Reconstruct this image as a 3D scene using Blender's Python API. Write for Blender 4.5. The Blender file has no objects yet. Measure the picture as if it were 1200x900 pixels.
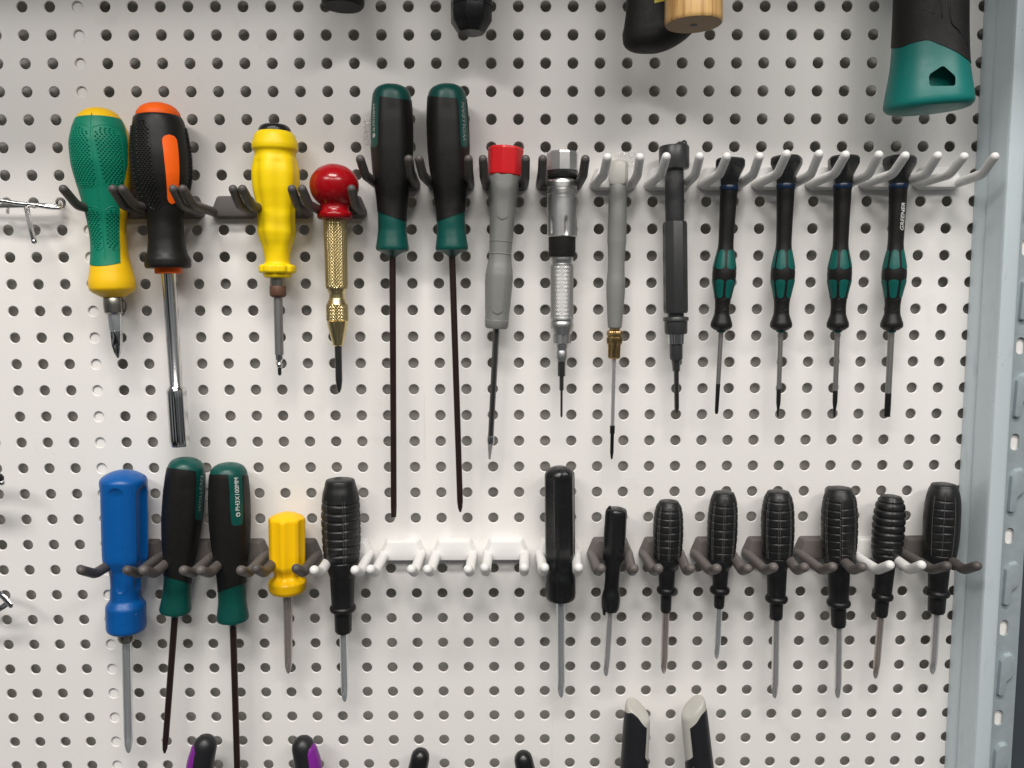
import bpy, bmesh, math, random
import numpy as np
from mathutils import Vector, Matrix

scene = bpy.context.scene
COL = scene.collection
PI = math.pi
rng = random.Random(7)

# ------------------------------------------------------------------ camera
U = 0.02            # metres between two holes of the pegboard
ZO = 1.40           # height of the reference hole above the floor
F_PX = 970.0        # focal length in pixels of a 1200 x 900 picture
TX, TY, TZ = -0.100163, -0.006093, -0.002676
CAM = np.array([15.552829, -7.652958, 31.322405])   # pegboard units: right, up, out of the board

def _rot(ax, t):
    c, s = math.cos(t), math.sin(t)
    return np.array({'x': [[1, 0, 0], [0, c, -s], [0, s, c]], 'y': [[c, 0, s], [0, 1, 0], [-s, 0, c]],
                     'z': [[c, -s, 0], [s, c, 0], [0, 0, 1]]}[ax], float)
RC = _rot('z', TZ) @ _rot('y', TY) @ _rot('x', TX)

def B(p):
    """pegboard units (right, up, out) -> metres in the scene"""
    return np.array([p[0] * U, -p[2] * U, p[1] * U + ZO])

cam_d = bpy.data.cameras.new('camera')
cam_o = bpy.data.objects.new('camera', cam_d)
COL.objects.link(cam_o)
scene.camera = cam_o
cam_d.sensor_fit = 'HORIZONTAL'
cam_d.sensor_width = 36.0
cam_d.lens = F_PX / 1200.0 * 36.0
cam_d.clip_start = 0.01
cam_d.clip_end = 50.0
_M = np.array([[1, 0, 0], [0, 0, -1], [0, 1, 0]], float) @ RC
_cb = B(CAM)
cam_o.matrix_world = Matrix([[*_M[0], _cb[0]], [*_M[1], _cb[1]], [*_M[2], _cb[2]], [0, 0, 0, 1]])

# ------------------------------------------------------------------ light of the shop
world = bpy.data.worlds.new('World')
scene.world = world
world.use_nodes = True
# the dim, uneven surroundings of an aisle: plain soft noise, the same all round
_n = world.node_tree.nodes; _l = world.node_tree.links
_tc = _n.new('ShaderNodeTexCoord'); _nz = _n.new('ShaderNodeTexNoise'); _rp = _n.new('ShaderNodeValToRGB')
_nz.inputs['Scale'].default_value = 2.2; _nz.inputs['Detail'].default_value = 0.6
_rp.color_ramp.elements[0].position = 0.38; _rp.color_ramp.elements[0].color = (0.03, 0.03, 0.03, 1)
_rp.color_ramp.elements[1].position = 0.64; _rp.color_ramp.elements[1].color = (0.95, 0.98, 1.0, 1)
_l.new(_tc.outputs['Generated'], _nz.inputs['Vector']); _l.new(_nz.outputs['Fac'], _rp.inputs[0])
_l.new(_rp.outputs[0], _n['Background'].inputs[0])
_n['Background'].inputs[1].default_value = 0.24

def lamp(name, loc, target, sx, sy, power, col=(1.0, 0.955, 0.905)):
    d = bpy.data.lights.new(name, 'AREA')
    d.shape = 'RECTANGLE'; d.size = sx; d.size_y = sy
    d.energy = power; d.color = col
    o = bpy.data.objects.new(name, d); COL.objects.link(o)
    o.location = loc
    o.rotation_euler = (Vector(target) - Vector(loc)).to_track_quat('-Z', 'Y').to_euler()
    return o
CX, CZ = 15.5 * U, ZO - 11 * U
lamp('ceiling_tube_lamp', (CX - 1.20, -2.10, CZ + 1.60), (CX, 0, CZ - .20), 1.00, 0.25, 17.5)
lamp('ceiling_tube_lamp', (CX + 1.20, -2.10, CZ + 1.60), (CX, 0, CZ - .20), 1.00, 0.25, 16)
lamp('ceiling_tube_lamp', (CX - 0.05, -1.80, CZ + 2.40), (CX, 0, CZ - .40), 1.50, 0.35, 61)
lamp('ceiling_tube_lamp', (CX + 0.05, -2.90, CZ + 1.70), (CX, 0, CZ - .20), 1.80, 0.25, 16)

scene.view_settings.view_transform = 'Standard'
scene.view_settings.look = 'None'
scene.view_settings.exposure = 0.15
scene.view_settings.gamma = 1.0
scene.view_settings.use_curve_mapping = False

# ------------------------------------------------------------------ geometry helpers
def Wp(px, py, h):
    """a pixel of the photograph at height h above the board -> point (metres), metres per pixel there"""
    d = RC @ np.array([(px - 600) / F_PX, -(py - 450) / F_PX, -1.0])
    t = (h - CAM[2]) / d[2]
    return B(CAM + t * d), t / F_PX * U
def G(px, py, h):
    """same, in pegboard units"""
    d = RC @ np.array([(px - 600) / F_PX, -(py - 450) / F_PX, -1.0])
    return CAM + (h - CAM[2]) / d[2] * d

def tag(o, label=None, cat=None, group=None, kind=None):
    if label: o['label'] = label
    if cat: o['category'] = cat
    if group: o['group'] = group
    if kind: o['kind'] = kind
    return o
def empty(name, loc):
    o = bpy.data.objects.new(name, None); COL.objects.link(o)
    o.empty_display_size = 0.01
    o.location = loc
    return o
def world_loc(p):
    v = Vector((0, 0, 0))
    while p is not None:
        v += p.location; p = p.parent
    return np.array(v)
def mesh_obj(name, verts, faces, m, parent=None, sharp=35.0, smooth=True, loc=None):
    """verts are in scene metres; stored relative to the parent (or to loc)"""
    verts = np.asarray(verts, float)
    base = world_loc(parent) if parent is not None else (np.array(loc) if loc is not None else np.zeros(3))
    me = bpy.data.meshes.new(name)
    me.from_pydata((verts - base).tolist(), [], faces)
    me.update()
    if smooth:
        me.polygons.foreach_set('use_smooth', [True] * len(me.polygons))
        if sharp: me.set_sharp_from_angle(angle=math.radians(sharp))
    me.materials.append(m)
    o = bpy.data.objects.new(name, me); COL.objects.link(o)
    if parent is not None: o.parent = parent
    elif loc is not None: o.location = loc
    return o

def pchip(x, y):
    x = np.asarray(x, float); y = np.asarray(y, float)
    h = np.diff(x); dl = np.diff(y) / h
    m = np.zeros_like(y)
    m[0] = dl[0]; m[-1] = dl[-1]
    for i in range(1, len(x) - 1):
        if dl[i - 1] * dl[i] > 0:
            w1 = 2 * h[i] + h[i - 1]; w2 = h[i] + 2 * h[i - 1]
            m[i] = (w1 + w2) / (w1 / dl[i - 1] + w2 / dl[i])
    def f(q):
        q = np.clip(np.asarray(q, float), x[0], x[-1])
        i = np.clip(np.searchsorted(x, q, side='right') - 1, 0, len(x) - 2)
        t = (q - x[i]) / h[i]
        return ((2 * t**3 - 3 * t**2 + 1) * y[i] + (t**3 - 2 * t**2 + t) * h[i] * m[i]
                + (-2 * t**3 + 3 * t**2) * y[i + 1] + (t**3 - t**2) * h[i] * m[i + 1])
    return f

def grid_faces(nr, ns, closed=True):
    f = []
    for i in range(nr - 1):
        for j in range(ns if closed else ns - 1):
            a = i * ns + j; b = i * ns + (j + 1) % ns
            f.append((a, b, b + ns, a + ns))
    return f

class Tool:
    """a long thing hung along an axis; profiles are (picture row, half width) pairs measured along that axis"""
    def __init__(s, name, label, cat, top, bot, h, hb=None, group=None):
        s.top, s.bot, s.h, s.hb = top, bot, h, h if hb is None else hb
        p0, p1 = s.P(top[1])[0], s.P(bot[1])[0]
        d = (p1 - p0) / np.linalg.norm(p1 - p0)
        pm = s.P(.5 * (top[1] + min(bot[1], 900)))[0]
        eo = _cb - pm; eo = eo - d * eo.dot(d); eo /= np.linalg.norm(eo)   # theta 0 looks towards the viewer
        ex = np.cross(eo, d)
        if ex[0] < 0: ex = -ex
        s.d, s.eo, s.ex = d, eo, ex
        s.root = empty(name, p1)
        tag(s.root, label, cat, group)
        s.rf = None
    def P(s, py):
        t = (py - s.top[1]) / (s.bot[1] - s.top[1])
        return Wp(s.top[0] + t * (s.bot[0] - s.top[0]), py, s.h + t * (s.hb - s.h))
    def vy(s, y, r):
        """axis row at which a mark on the front of radius r is seen in picture row y"""
        return y + r * (355 - y) / F_PX
    def spt(s, th, y, off, rf=None, view=True):
        rf = rf or s.rf
        if view: y = y + rf(th, y) * math.cos(th) * (355 - y) / F_PX
        return s.pt(th, y, rf(th, y) + off)
    def pt(s, th, py, r):
        p, k = s.P(py)
        return p + r * k * (math.sin(th) * s.ex + math.cos(th) * s.eo)
    def loft(s, name, m, prof, fn=None, segs=36, step=None, smooth=False, parent=None, sharp=35, caps=True, keep=False, ysh=None):
        ys = [a for a, b in prof]; hs = [b for a, b in prof]
        if smooth:
            rf = pchip(ys, hs)
        else:
            rf = lambda q: np.interp(q, ys, hs)
        rows = []
        st = step or (2.0 if smooth else 1e9)
        for a, b in zip(ys[:-1], ys[1:]):
            n = max(1, int(round((b - a) / st)))
            for k in range(n): rows.append(a + (b - a) * k / n)
        rows.append(ys[-1])
        th = np.arange(segs) * 2 * PI / segs
        V = np.zeros((len(rows), segs, 3))
        for i, y in enumerate(rows):
            p, k = s.P(y)
            r = float(rf(y)) * np.ones(segs)
            if fn is not None: r = r * fn(th, y)
            if ysh is not None: p = p + k * ysh(th, y)[:, None] * s.d
            V[i] = p + k * (r * np.sin(th))[:, None] * s.ex + k * (r * np.cos(th))[:, None] * s.eo
        f = grid_faces(len(rows), segs)
        if caps:
            if hs[0] > 0.01: f.append(tuple(range(segs - 1, -1, -1)))
            if hs[-1] > 0.01: f.append(tuple((len(rows) - 1) * segs + j for j in range(segs)))
        # faces point outwards: check winding once
        V2 = V.reshape(-1, 3)
        a, b, c = V2[f[len(f) // 2][0]], V2[f[len(f) // 2][1]], V2[f[len(f) // 2][2]]
        mid = s.P(rows[len(rows) // 2])[0]
        o = mesh_obj(name, V2, f, m, parent or s.root, sharp)
        bm = bmesh.new(); bm.from_mesh(o.data); bmesh.ops.remove_doubles(bm, verts=bm.verts, dist=1e-7)
        bmesh.ops.recalc_face_normals(bm, faces=bm.faces); bm.to_mesh(o.data); bm.free()
        if keep or s.rf is None:
            def R(t, y, rf=rf, fn=fn):
                r = float(rf(y))
                return r * float(fn(np.array([t]), y)[0]) if fn is not None else r
            s.rf = R
        return o
    def patch(s, name, m, uv, nu, nv, off, rf=None, parent=None, skirt=0.6, sharp=40, closed=False, view=True):
        """a skin lying off pixels above the kept surface; uv(u, v) -> (theta, row)"""
        rf = rf or s.rf
        V = []
        us = np.linspace(0, 1, nu); vs = np.linspace(0, 1, nv)
        for v in vs:
            for u in us:
                t, y = uv(u, v)
                V.append(s.spt(t, y, off, rf, view))
        f = grid_faces(nv, nu, closed=False)
        loop = [(0, j) for j in range(nu)] + [(i, nu - 1) for i in range(1, nv)] + [(nv - 1, j) for j in range(nu - 2, -1, -1)] + [(i, 0) for i in range(nv - 2, 0, -1)]
        n0 = len(V)
        for i, j in loop:
            t, y = uv(us[j], vs[i]); V.append(s.spt(t, y, -skirt, rf, view))
        L = len(loop)
        for k in range(L):
            a = loop[k][0] * nu + loop[k][1]; b = loop[(k + 1) % L][0] * nu + loop[(k + 1) % L][1]
            f.append((a, b, n0 + (k + 1) % L, n0 + k))
        return mesh_obj(name, V, f, m, parent or s.root, sharp)
    def bumps(s, name, m, pts, size, hgt, rf=None, off=0.0, parent=None):
        rf = rf or s.rf
        V, f = [], []
        for t, y in pts:
            y = y + rf(t, y) * math.cos(t) * (355 - y) / F_PX
            r = rf(t, y) + off
            dt = size / max(r, 1)
            n = len(V)
            V += [s.pt(t - dt, y, r - .2), s.pt(t, y - size, r - .2), s.pt(t + dt, y, r - .2), s.pt(t, y + size, r - .2),
                  s.pt(t, y, r + hgt)]
            f += [(n, n + 1, n + 4), (n + 1, n + 2, n + 4), (n + 2, n + 3, n + 4), (n + 3, n, n + 4)]
        o = mesh_obj(name, V, f, m, parent or s.root, smooth=False)
        o['kind'] = 'stuff'
        return o
    def text(s, name, m, body, th0, y0, size, rf=None, off=0.5, shear=0.0, spacing=1.0, parent=None, stretch=1.0, bold=0.0):
        """lettering that reads upwards along the handle"""
        rf = rf or s.rf
        V, f = glyphs(body, shear, spacing, bold)
        P = []
        for x, yy in V:
            y = y0 - x * size * stretch
            r = rf(th0, y)
            P.append(s.spt(th0 - yy * size / r, y, off, rf))
        return mesh_obj(name, P, f, m, parent or s.root, smooth=False)

def glyphs(body, shear=0.0, spacing=1.0, bold=0.0):
    cu = bpy.data.curves.new('lettering', 'FONT')
    cu.body = body; cu.size = 1.0; cu.resolution_u = 2; cu.shear = shear; cu.space_character = spacing; cu.offset = bold
    cu.align_x = 'LEFT'; cu.align_y = 'CENTER'
    o = bpy.data.objects.new('lettering_temp', cu); COL.objects.link(o)
    dg = bpy.context.evaluated_depsgraph_get()
    me = bpy.data.meshes.new_from_object(o.evaluated_get(dg))
    bm = bmesh.new(); bm.from_mesh(me); bmesh.ops.triangulate(bm, faces=bm.faces)
    V = [(v.co.x, v.co.y) for v in bm.verts]; bm.verts.index_update()
    f = [tuple(v.index for v in q.verts) for q in bm.faces]
    bm.free(); bpy.data.meshes.remove(me); bpy.data.objects.remove(o); bpy.data.curves.remove(cu)
    return V, f

def catmull(pts, n):
    pts = [np.asarray(p, float) for p in pts]
    P = [2 * pts[0] - pts[1]] + pts + [2 * pts[-1] - pts[-2]]
    out = []
    for i in range(1, len(P) - 2):
        for k in range(n):
            t = k / n
            out.append(0.5 * ((2 * P[i]) + (-P[i - 1] + P[i + 1]) * t + (2 * P[i - 1] - 5 * P[i] + 4 * P[i + 1] - P[i + 2]) * t * t
                              + (-P[i - 1] + 3 * P[i] - 3 * P[i + 1] + P[i + 2]) * t**3))
    out.append(pts[-1])
    return out
def tube(name, m, path, rad, parent=None, segs=14, round_end=True, round_start=False, loc=None, flat=None, sharp=50):
    """path in scene metres, rad a number or one per point"""
    path = [np.asarray(p, float) for p in path]
    n = len(path)
    rad = [rad] * n if np.isscalar(rad) else list(rad)
    if round_end:
        d = path[-1] - path[-2]; d /= np.linalg.norm(d); r = rad[-1]
        e = path[-1]
        for a in (25, 50, 70, 84):
            path.append(e + d * r * math.sin(math.radians(a))); rad.append(r * math.cos(math.radians(a)))
    if round_start:
        d = path[0] - path[1]; d /= np.linalg.norm(d); r = rad[0]; e = path[0]
        for a in (25, 50, 70, 84):
            path.insert(0, e + d * r * math.sin(math.radians(a))); rad.insert(0, r * math.cos(math.radians(a)))
    V = []
    T0 = path[1] - path[0]; T0 /= np.linalg.norm(T0)
    up = np.array([0, 0, 1.0]) if abs(T0[2]) < .9 else np.array([0, -1.0, 0])
    nrm = up - T0 * up.dot(T0); nrm /= np.linalg.norm(nrm)
    for i in range(len(path)):
        T = path[min(i + 1, len(path) - 1)] - path[max(i - 1, 0)]; T /= np.linalg.norm(T)
        nrm = nrm - T * nrm.dot(T); nrm /= np.linalg.norm(nrm)
        bn = np.cross(T, nrm)
        for k in range(segs):
            a = 2 * PI * k / segs
            fx, fy = (1, 1) if flat is None else flat
            V.append(path[i] + rad[i] * (fx * math.cos(a) * nrm + fy * math.sin(a) * bn))
    f = grid_faces(len(path), segs)
    f = [q[::-1] for q in f]
    f.append(tuple(range(segs))); f.append(tuple((len(path) - 1) * segs + j for j in range(segs - 1, -1, -1)))
    o = mesh_obj(name, V, f, m, parent, sharp, loc=loc)
    bm = bmesh.new(); bm.from_mesh(o.data); bmesh.ops.recalc_face_normals(bm, faces=bm.faces); bm.to_mesh(o.data); bm.free()
    return o
def prism(name, m, poly, y0, y1, parent=None, bevel=0.0, segs=2, taper=1.0, loc=None, sharp=35):
    """polygon (x, z metres) standing from y0 (back) to y1 (front)"""
    bm = bmesh.new()
    c = np.mean(np.array(poly), axis=0)
    vb = [bm.verts.new((x, y0, z)) for x, z in poly]
    vf = [bm.verts.new((c[0] + (x - c[0]) * taper, y1, c[1] + (z - c[1]) * taper)) for x, z in poly]
    n = len(poly)
    bm.faces.new(vb); bm.faces.new(vf[::-1])
    for i in range(n): bm.faces.new((vb[i], vf[i], vf[(i + 1) % n], vb[(i + 1) % n]))
    bmesh.ops.recalc_face_normals(bm, faces=bm.faces)
    if bevel:
        bmesh.ops.bevel(bm, geom=list(bm.edges), offset=bevel, segments=segs, profile=0.6, affect='EDGES', clamp_overlap=True)
    bm.verts.index_update()
    V = [tuple(v.co) for v in bm.verts]; f = [tuple(v.index for v in q.verts) for q in bm.faces]
    bm.free()
    return mesh_obj(name, V, f, m, parent, sharp, loc=loc)
def box(name, m, x0, x1, y0, y1, z0, z1, parent=None, bevel=0.0, segs=2, loc=None):
    return prism(name, m, [(x0, z0), (x1, z0), (x1, z1), (x0, z1)], y1, y0, parent, bevel, segs, loc=loc)
def cut(o, cutters):
    """real openings through a mesh"""
    for V, f in cutters:
        me = bpy.data.meshes.new('cutter'); me.from_pydata([tuple(v) for v in V], [], f); me.update()
        bm = bmesh.new(); bm.from_mesh(me); bmesh.ops.recalc_face_normals(bm, faces=bm.faces); bm.to_mesh(me); bm.free()
        c = bpy.data.objects.new('cutter_temp', me); COL.objects.link(c)
        md = o.modifiers.new('cut', 'BOOLEAN'); md.operation = 'DIFFERENCE'; md.object = c; md.solver = 'EXACT'
        bpy.context.view_layer.update()
        dg = bpy.context.evaluated_depsgraph_get()
        new = bpy.data.meshes.new_from_object(o.evaluated_get(dg))
        o.modifiers.clear()
        old = o.data; o.data = new; bpy.data.meshes.remove(old)
        bpy.data.objects.remove(c); bpy.data.meshes.remove(me)

# ------------------------------------------------------------------ materials
def mat(name, col, rough=0.45, metal=0.0, vary=0.06, nscale=120.0, bump=0.0, bscale=900.0, rvary=0.10, spec=0.5, coat=0.0, aniso=None, dust=0.0):
    m = bpy.data.materials.new(name); m.use_nodes = True
    nt = m.node_tree; N = nt.nodes; L = nt.links
    p = N['Principled BSDF']
    p.inputs['Metallic'].default_value = metal
    p.inputs['Specular IOR Level'].default_value = spec
    if coat: p.inputs['Coat Weight'].default_value = coat; p.inputs['Coat Roughness'].default_value = 0.12
    tc = N.new('ShaderNodeTexCoord')
    src = tc.outputs['Object']
    if aniso:
        mp = N.new('ShaderNodeMapping'); mp.inputs['Scale'].default_value = aniso
        L.new(src, mp.inputs['Vector']); src = mp.outputs['Vector']
    n1 = N.new('ShaderNodeTexNoise'); n1.inputs['Scale'].default_value = nscale; n1.inputs['Detail'].default_value = 5
    L.new(src, n1.inputs['Vector'])
    mx = N.new('ShaderNodeMix'); mx.data_type = 'RGBA'
    mx.inputs[6].default_value = tuple(c * (1 - vary) for c in col) + (1,)
    mx.inputs[7].default_value = tuple(min(1, c * (1 + vary)) for c in col) + (1,)
    L.new(n1.outputs['Fac'], mx.inputs[0])
    colour = mx.outputs[2]
    if dust:
        n3 = N.new('ShaderNodeTexNoise'); n3.inputs['Scale'].default_value = nscale * 4.0; n3.inputs['Detail'].default_value = 8
        L.new(tc.outputs['Object'], n3.inputs['Vector'])
        rp = N.new('ShaderNodeValToRGB'); rp.color_ramp.elements[0].position = 0.55; rp.color_ramp.elements[1].position = 0.75
        L.new(n3.outputs['Fac'], rp.inputs[0])
        ml = N.new('ShaderNodeMath'); ml.operation = 'MULTIPLY'; ml.inputs[1].default_value = dust
        L.new(rp.outputs[0], ml.inputs[0])
        m2 = N.new('ShaderNodeMix'); m2.data_type = 'RGBA'
        L.new(ml.outputs[0], m2.inputs[0]); L.new(colour, m2.inputs[6]); m2.inputs[7].default_value = (0.30, 0.28, 0.25, 1)
        colour = m2.outputs[2]
    L.new(colour, p.inputs['Base Color'])
    mr = N.new('ShaderNodeMapRange')
    mr.inputs['To Min'].default_value = max(0.03, rough - rvary); mr.inputs['To Max'].default_value = min(1, rough + rvary)
    n2 = N.new('ShaderNodeTexNoise'); n2.inputs['Scale'].default_value = nscale * 2.3; n2.inputs['Detail'].default_value = 6
    L.new(src, n2.inputs['Vector']); L.new(n2.outputs['Fac'], mr.inputs['Value']); L.new(mr.outputs[0], p.inputs['Roughness'])
    if bump:
        nb = N.new('ShaderNodeTexNoise'); nb.inputs['Scale'].default_value = bscale; nb.inputs['Detail'].default_value = 3
        L.new(src, nb.inputs['Vector'])
        bp = N.new('ShaderNodeBump'); bp.inputs['Strength'].default_value = bump; bp.inputs['Distance'].default_value = 0.0004
        L.new(nb.outputs['Fac'], bp.inputs['Height']); L.new(bp.outputs[0], p.inputs['Normal'])
    return m
M = {}
M['panel'] = mat('white_powder_coat', (0.80, 0.785, 0.765), 0.38, vary=0.02, nscale=9, bump=0.10, bscale=500, rvary=0.06)
def smudge(m, lo, hi, scale, dark, amount, stretch=(1, 1, 1)):
    nt = m.node_tree; N = nt.nodes; L = nt.links; p = N['Principled BSDF']
    src = p.inputs['Base Color'].links[0].from_socket
    tc = N.new('ShaderNodeTexCoord'); mp = N.new('ShaderNodeMapping'); mp.inputs['Scale'].default_value = stretch
    n = N.new('ShaderNodeTexNoise'); n.inputs['Scale'].default_value = scale; n.inputs['Detail'].default_value = 9; n.inputs['Roughness'].default_value = 0.62
    r = N.new('ShaderNodeMapRange'); r.inputs['From Min'].default_value = lo; r.inputs['From Max'].default_value = hi; r.inputs['To Max'].default_value = amount
    x = N.new('ShaderNodeMix'); x.data_type = 'RGBA'; x.inputs[7].default_value = (*dark, 1)
    L.new(tc.outputs['Object'], mp.inputs[0]); L.new(mp.outputs[0], n.inputs['Vector']); L.new(n.outputs['Fac'], r.inputs['Value'])
    L.new(r.outputs[0], x.inputs[0]); L.new(src, x.inputs[6]); L.new(x.outputs[2], p.inputs['Base Color'])
smudge(M['panel'], .60, .78, 26.0, (0.42, 0.39, 0.36), .22)
smudge(M['panel'], .70, .76, 160.0, (0.30, 0.27, 0.24), .35)
smudge(M['panel'], .66, .74, 90.0, (0.38, 0.36, 0.34), .25, (1, 1, .05))
M['back'] = mat('grey_back_sheet', (0.74, 0.72, 0.68), 0.7, vary=0.08, nscale=20)
M['steel'] = mat('blue_grey_steel', (0.56, 0.64, 0.675), 0.36, metal=0.12, vary=0.04, nscale=30, bump=0.05, bscale=300, aniso=(6, 6, 0.5))
smudge(M['steel'], .58, .74, 60.0, (0.20, 0.22, 0.23), .35, (1, 1, .25))
smudge(M['steel'], .66, .72, 300.0, (0.16, 0.16, 0.16), .5)
M['steel_slot'] = mat('grey_painted_steel', (0.36, 0.42, 0.445), 0.36, metal=0.25, vary=0.15, nscale=160, bump=0.2, bscale=500)
M['dark_panel'] = mat('dark_blue_grey_paint', (0.045, 0.055, 0.065), 0.5, vary=0.15, nscale=60)
M['hook_dark'] = mat('dark_grey_nylon', (0.085, 0.076, 0.072), 0.50, vary=0.10, bump=0.12, spec=0.45)
M['hook_grey'] = mat('warm_grey_nylon', (0.125, 0.110, 0.104), 0.50, vary=0.10, bump=0.12, spec=0.45)
M['hook_white'] = mat('white_nylon', (0.77, 0.765, 0.75), 0.42, vary=0.03, bump=0.08)
M['yellow'] = mat('yellow_plastic', (0.87, 0.53, 0.008), 0.42, vary=0.03, bump=0.035, spec=0.3)
M['yellow_b'] = mat('amber_plastic', (0.93, 0.54, 0.003), 0.34, vary=0.03, bump=0.035, spec=0.3)
M['yellow_c'] = mat('lemon_yellow_plastic', (0.92, 0.66, 0.004), 0.40, vary=0.03, bump=0.035, spec=0.3)
M['green'] = mat('green_rubber', (0.002, 0.190, 0.112), 0.48, spec=0.3, vary=0.08, bump=0.035)
M['orange'] = mat('orange_plastic', (0.93, 0.125, 0.004), 0.5, vary=0.03, bump=0.035, spec=0.3)
M['rubber'] = mat('black_rubber', (0.014, 0.0137, 0.0137), 0.55, vary=0.15, bump=0.12, spec=0.3, dust=0.03)
M['rubber_soft'] = mat('black_soft_grip', (0.0098, 0.0096, 0.0094), 0.44, vary=0.15, bump=0.05, spec=0.28, dust=0.012)
M['charcoal'] = mat('charcoal_anodised_grip', (0.030, 0.031, 0.032), 0.42, vary=0.1, bump=0.03)
M['black_rib'] = mat('worn_black_vinyl', (0.0095, 0.0097, 0.0102), 0.40, vary=0.15, bump=0.10, spec=0.42, dust=0.03)
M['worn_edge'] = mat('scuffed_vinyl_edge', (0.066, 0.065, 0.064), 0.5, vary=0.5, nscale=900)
M['black_gloss'] = mat('glossy_black_plastic', (0.0085, 0.009, 0.010), 0.30, vary=0.15, bump=0.12, spec=0.5, dust=0.015)
M['black_sat'] = mat('satin_black_metal', (0.060, 0.061, 0.063), 0.36, metal=0.4, vary=0.1, bump=0.05)
M['teal'] = mat('dark_teal_plastic', (0.002, 0.068, 0.056), 0.36, spec=0.38, vary=0.06, bump=0.035)
M['teal_b'] = mat('bright_teal_plastic', (0.003, 0.160, 0.142), 0.36, vary=0.05, bump=0.035)
M['teal_m'] = mat('teal_inlay', (0.002, 0.092, 0.078), 0.42, spec=0.35, vary=0.05, bump=0.035)
M['red'] = mat('glossy_red_lacquer', (0.31, 0.003, 0.007), 0.20, vary=0.05, bump=0.0, spec=0.4)
M['red_b'] = mat('red_plastic', (0.62, 0.012, 0.018), 0.36, vary=0.04, bump=0.035)
M['blue'] = mat('blue_acetate', (0.002, 0.092, 0.34), 0.34, vary=0.04, bump=0.0, rvary=0.03, spec=0.4)
M['grey'] = mat('grey_plastic', (0.205, 0.21, 0.20), 0.46, vary=0.05, bump=0.035)
M['grey_l'] = mat('light_grey_plastic', (0.42, 0.41, 0.38), 0.42, vary=0.06, bump=0.035)
M['chrome'] = mat('chrome', (0.62, 0.62, 0.62), 0.14, metal=1.0, vary=0.05, rvary=0.04, aniso=(1, 1, 0.1))
M['silver'] = mat('satin_silver', (0.64, 0.64, 0.635), 0.36, metal=1.0, vary=0.05, rvary=0.04)
M['shaft'] = mat('steel_shaft', (0.82, 0.81, 0.80), 0.28, metal=0.85, vary=0.14, rvary=0.04, nscale=200, aniso=(1, 1, 0.06))
M['shaft_blue'] = mat('blued_steel_shaft', (0.80, 0.835, 0.84), 0.28, metal=0.85, vary=0.14, rvary=0.04, nscale=200, aniso=(1, 1, 0.06))
M['shaft_rust'] = mat('brown_tinged_steel', (0.62, 0.545, 0.50), 0.28, metal=0.85, vary=0.3, rvary=0.04, nscale=200, aniso=(1, 1, 0.06))
M['shaft_matt'] = mat('matt_grey_shaft', (0.26, 0.255, 0.25), 0.42, metal=0.7, vary=0.06, rvary=0.04)
M['shaft_dark'] = mat('dark_brown_steel', (0.045, 0.028, 0.025), 0.30, metal=0.6, vary=0.2, rvary=0.04)
M['gun'] = mat('gunmetal', (0.11, 0.11, 0.11), 0.30, metal=0.9, vary=0.1, rvary=0.04)
M['tipblack'] = mat('blackened_tip', (0.013, 0.013, 0.014), 0.40, metal=0.3, vary=0.2, bump=0.05)
M['brass'] = mat('brass', (0.70, 0.57, 0.30), 0.30, metal=1.0, vary=0.08, rvary=0.04)
M['brass_d'] = mat('dark_brass', (0.52, 0.36, 0.17), 0.28, metal=1.0, vary=0.1, rvary=0.04)
M['rust'] = mat('rusty_brown_ring', (0.115, 0.052, 0.030), 0.6, vary=0.35, nscale=400, bump=0.3)
M['nickel'] = mat('dull_nickel', (0.36, 0.34, 0.30), 0.30, metal=1.0, vary=0.15, rvary=0.04)
M['bluering'] = mat('navy_ring', (0.004, 0.017, 0.046), 0.35, vary=0.05)
M['print'] = mat('white_print', (0.72, 0.72, 0.70), 0.5, vary=0.05)
M['print_dim'] = mat('worn_silver_print', (0.36, 0.40, 0.38), 0.5, vary=0.3, nscale=900)
M['purple'] = mat('purple_grip', (0.20, 0.018, 0.27), 0.36, vary=0.06, bump=0.035)
M['putty'] = mat('light_grey_grip', (0.48, 0.47, 0.43), 0.45, vary=0.06, bump=0.035)
M['label_y'] = mat('yellow_sticker', (0.62, 0.52, 0.03), 0.4, vary=0.05)
M['navyblack'] = mat('navy_black_grip', (0.012, 0.0127, 0.0150), 0.42, vary=0.1, bump=0.1)

def wood_mat():
    m = bpy.data.materials.new('ash_wood'); m.use_nodes = True
    nt = m.node_tree; N = nt.nodes; L = nt.links; p = N['Principled BSDF']
    tc = N.new('ShaderNodeTexCoord'); mp = N.new('ShaderNodeMapping'); mp.inputs['Scale'].default_value = (140, 140, 5)
    L.new(tc.outputs['Object'], mp.inputs['Vector'])
    n = N.new('ShaderNodeTexNoise'); n.inputs['Scale'].default_value = 2.2; n.inputs['Detail'].default_value = 8; n.inputs['Roughness'].default_value = 0.65
    L.new(mp.outputs[0], n.inputs['Vector'])
    r = N.new('ShaderNodeValToRGB'); L.new(n.outputs['Fac'], r.inputs[0])
    e = r.color_ramp.elements
    e[0].position = 0.36; e[0].color = (0.36, 0.19, 0.065, 1)
    e[1].position = 0.58; e[1].color = (0.66, 0.42, 0.17, 1)
    q = e.new(0.46); q.color = (0.56, 0.34, 0.13, 1)
    L.new(r.outputs[0], p.inputs['Base Color']); p.inputs['Roughness'].default_value = 0.32
    bp = N.new('ShaderNodeBump'); bp.inputs['Strength'].default_value = 0.25; bp.inputs['Distance'].default_value = 0.0004
    L.new(n.outputs['Fac'], bp.inputs['Height']); L.new(bp.outputs[0], p.inputs['Normal'])
    return m
M['wood'] = wood_mat()
M['wood_end'] = mat('wood_end_grain', (0.30, 0.20, 0.115), 0.6, vary=0.3, nscale=700, bump=0.3)
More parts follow.
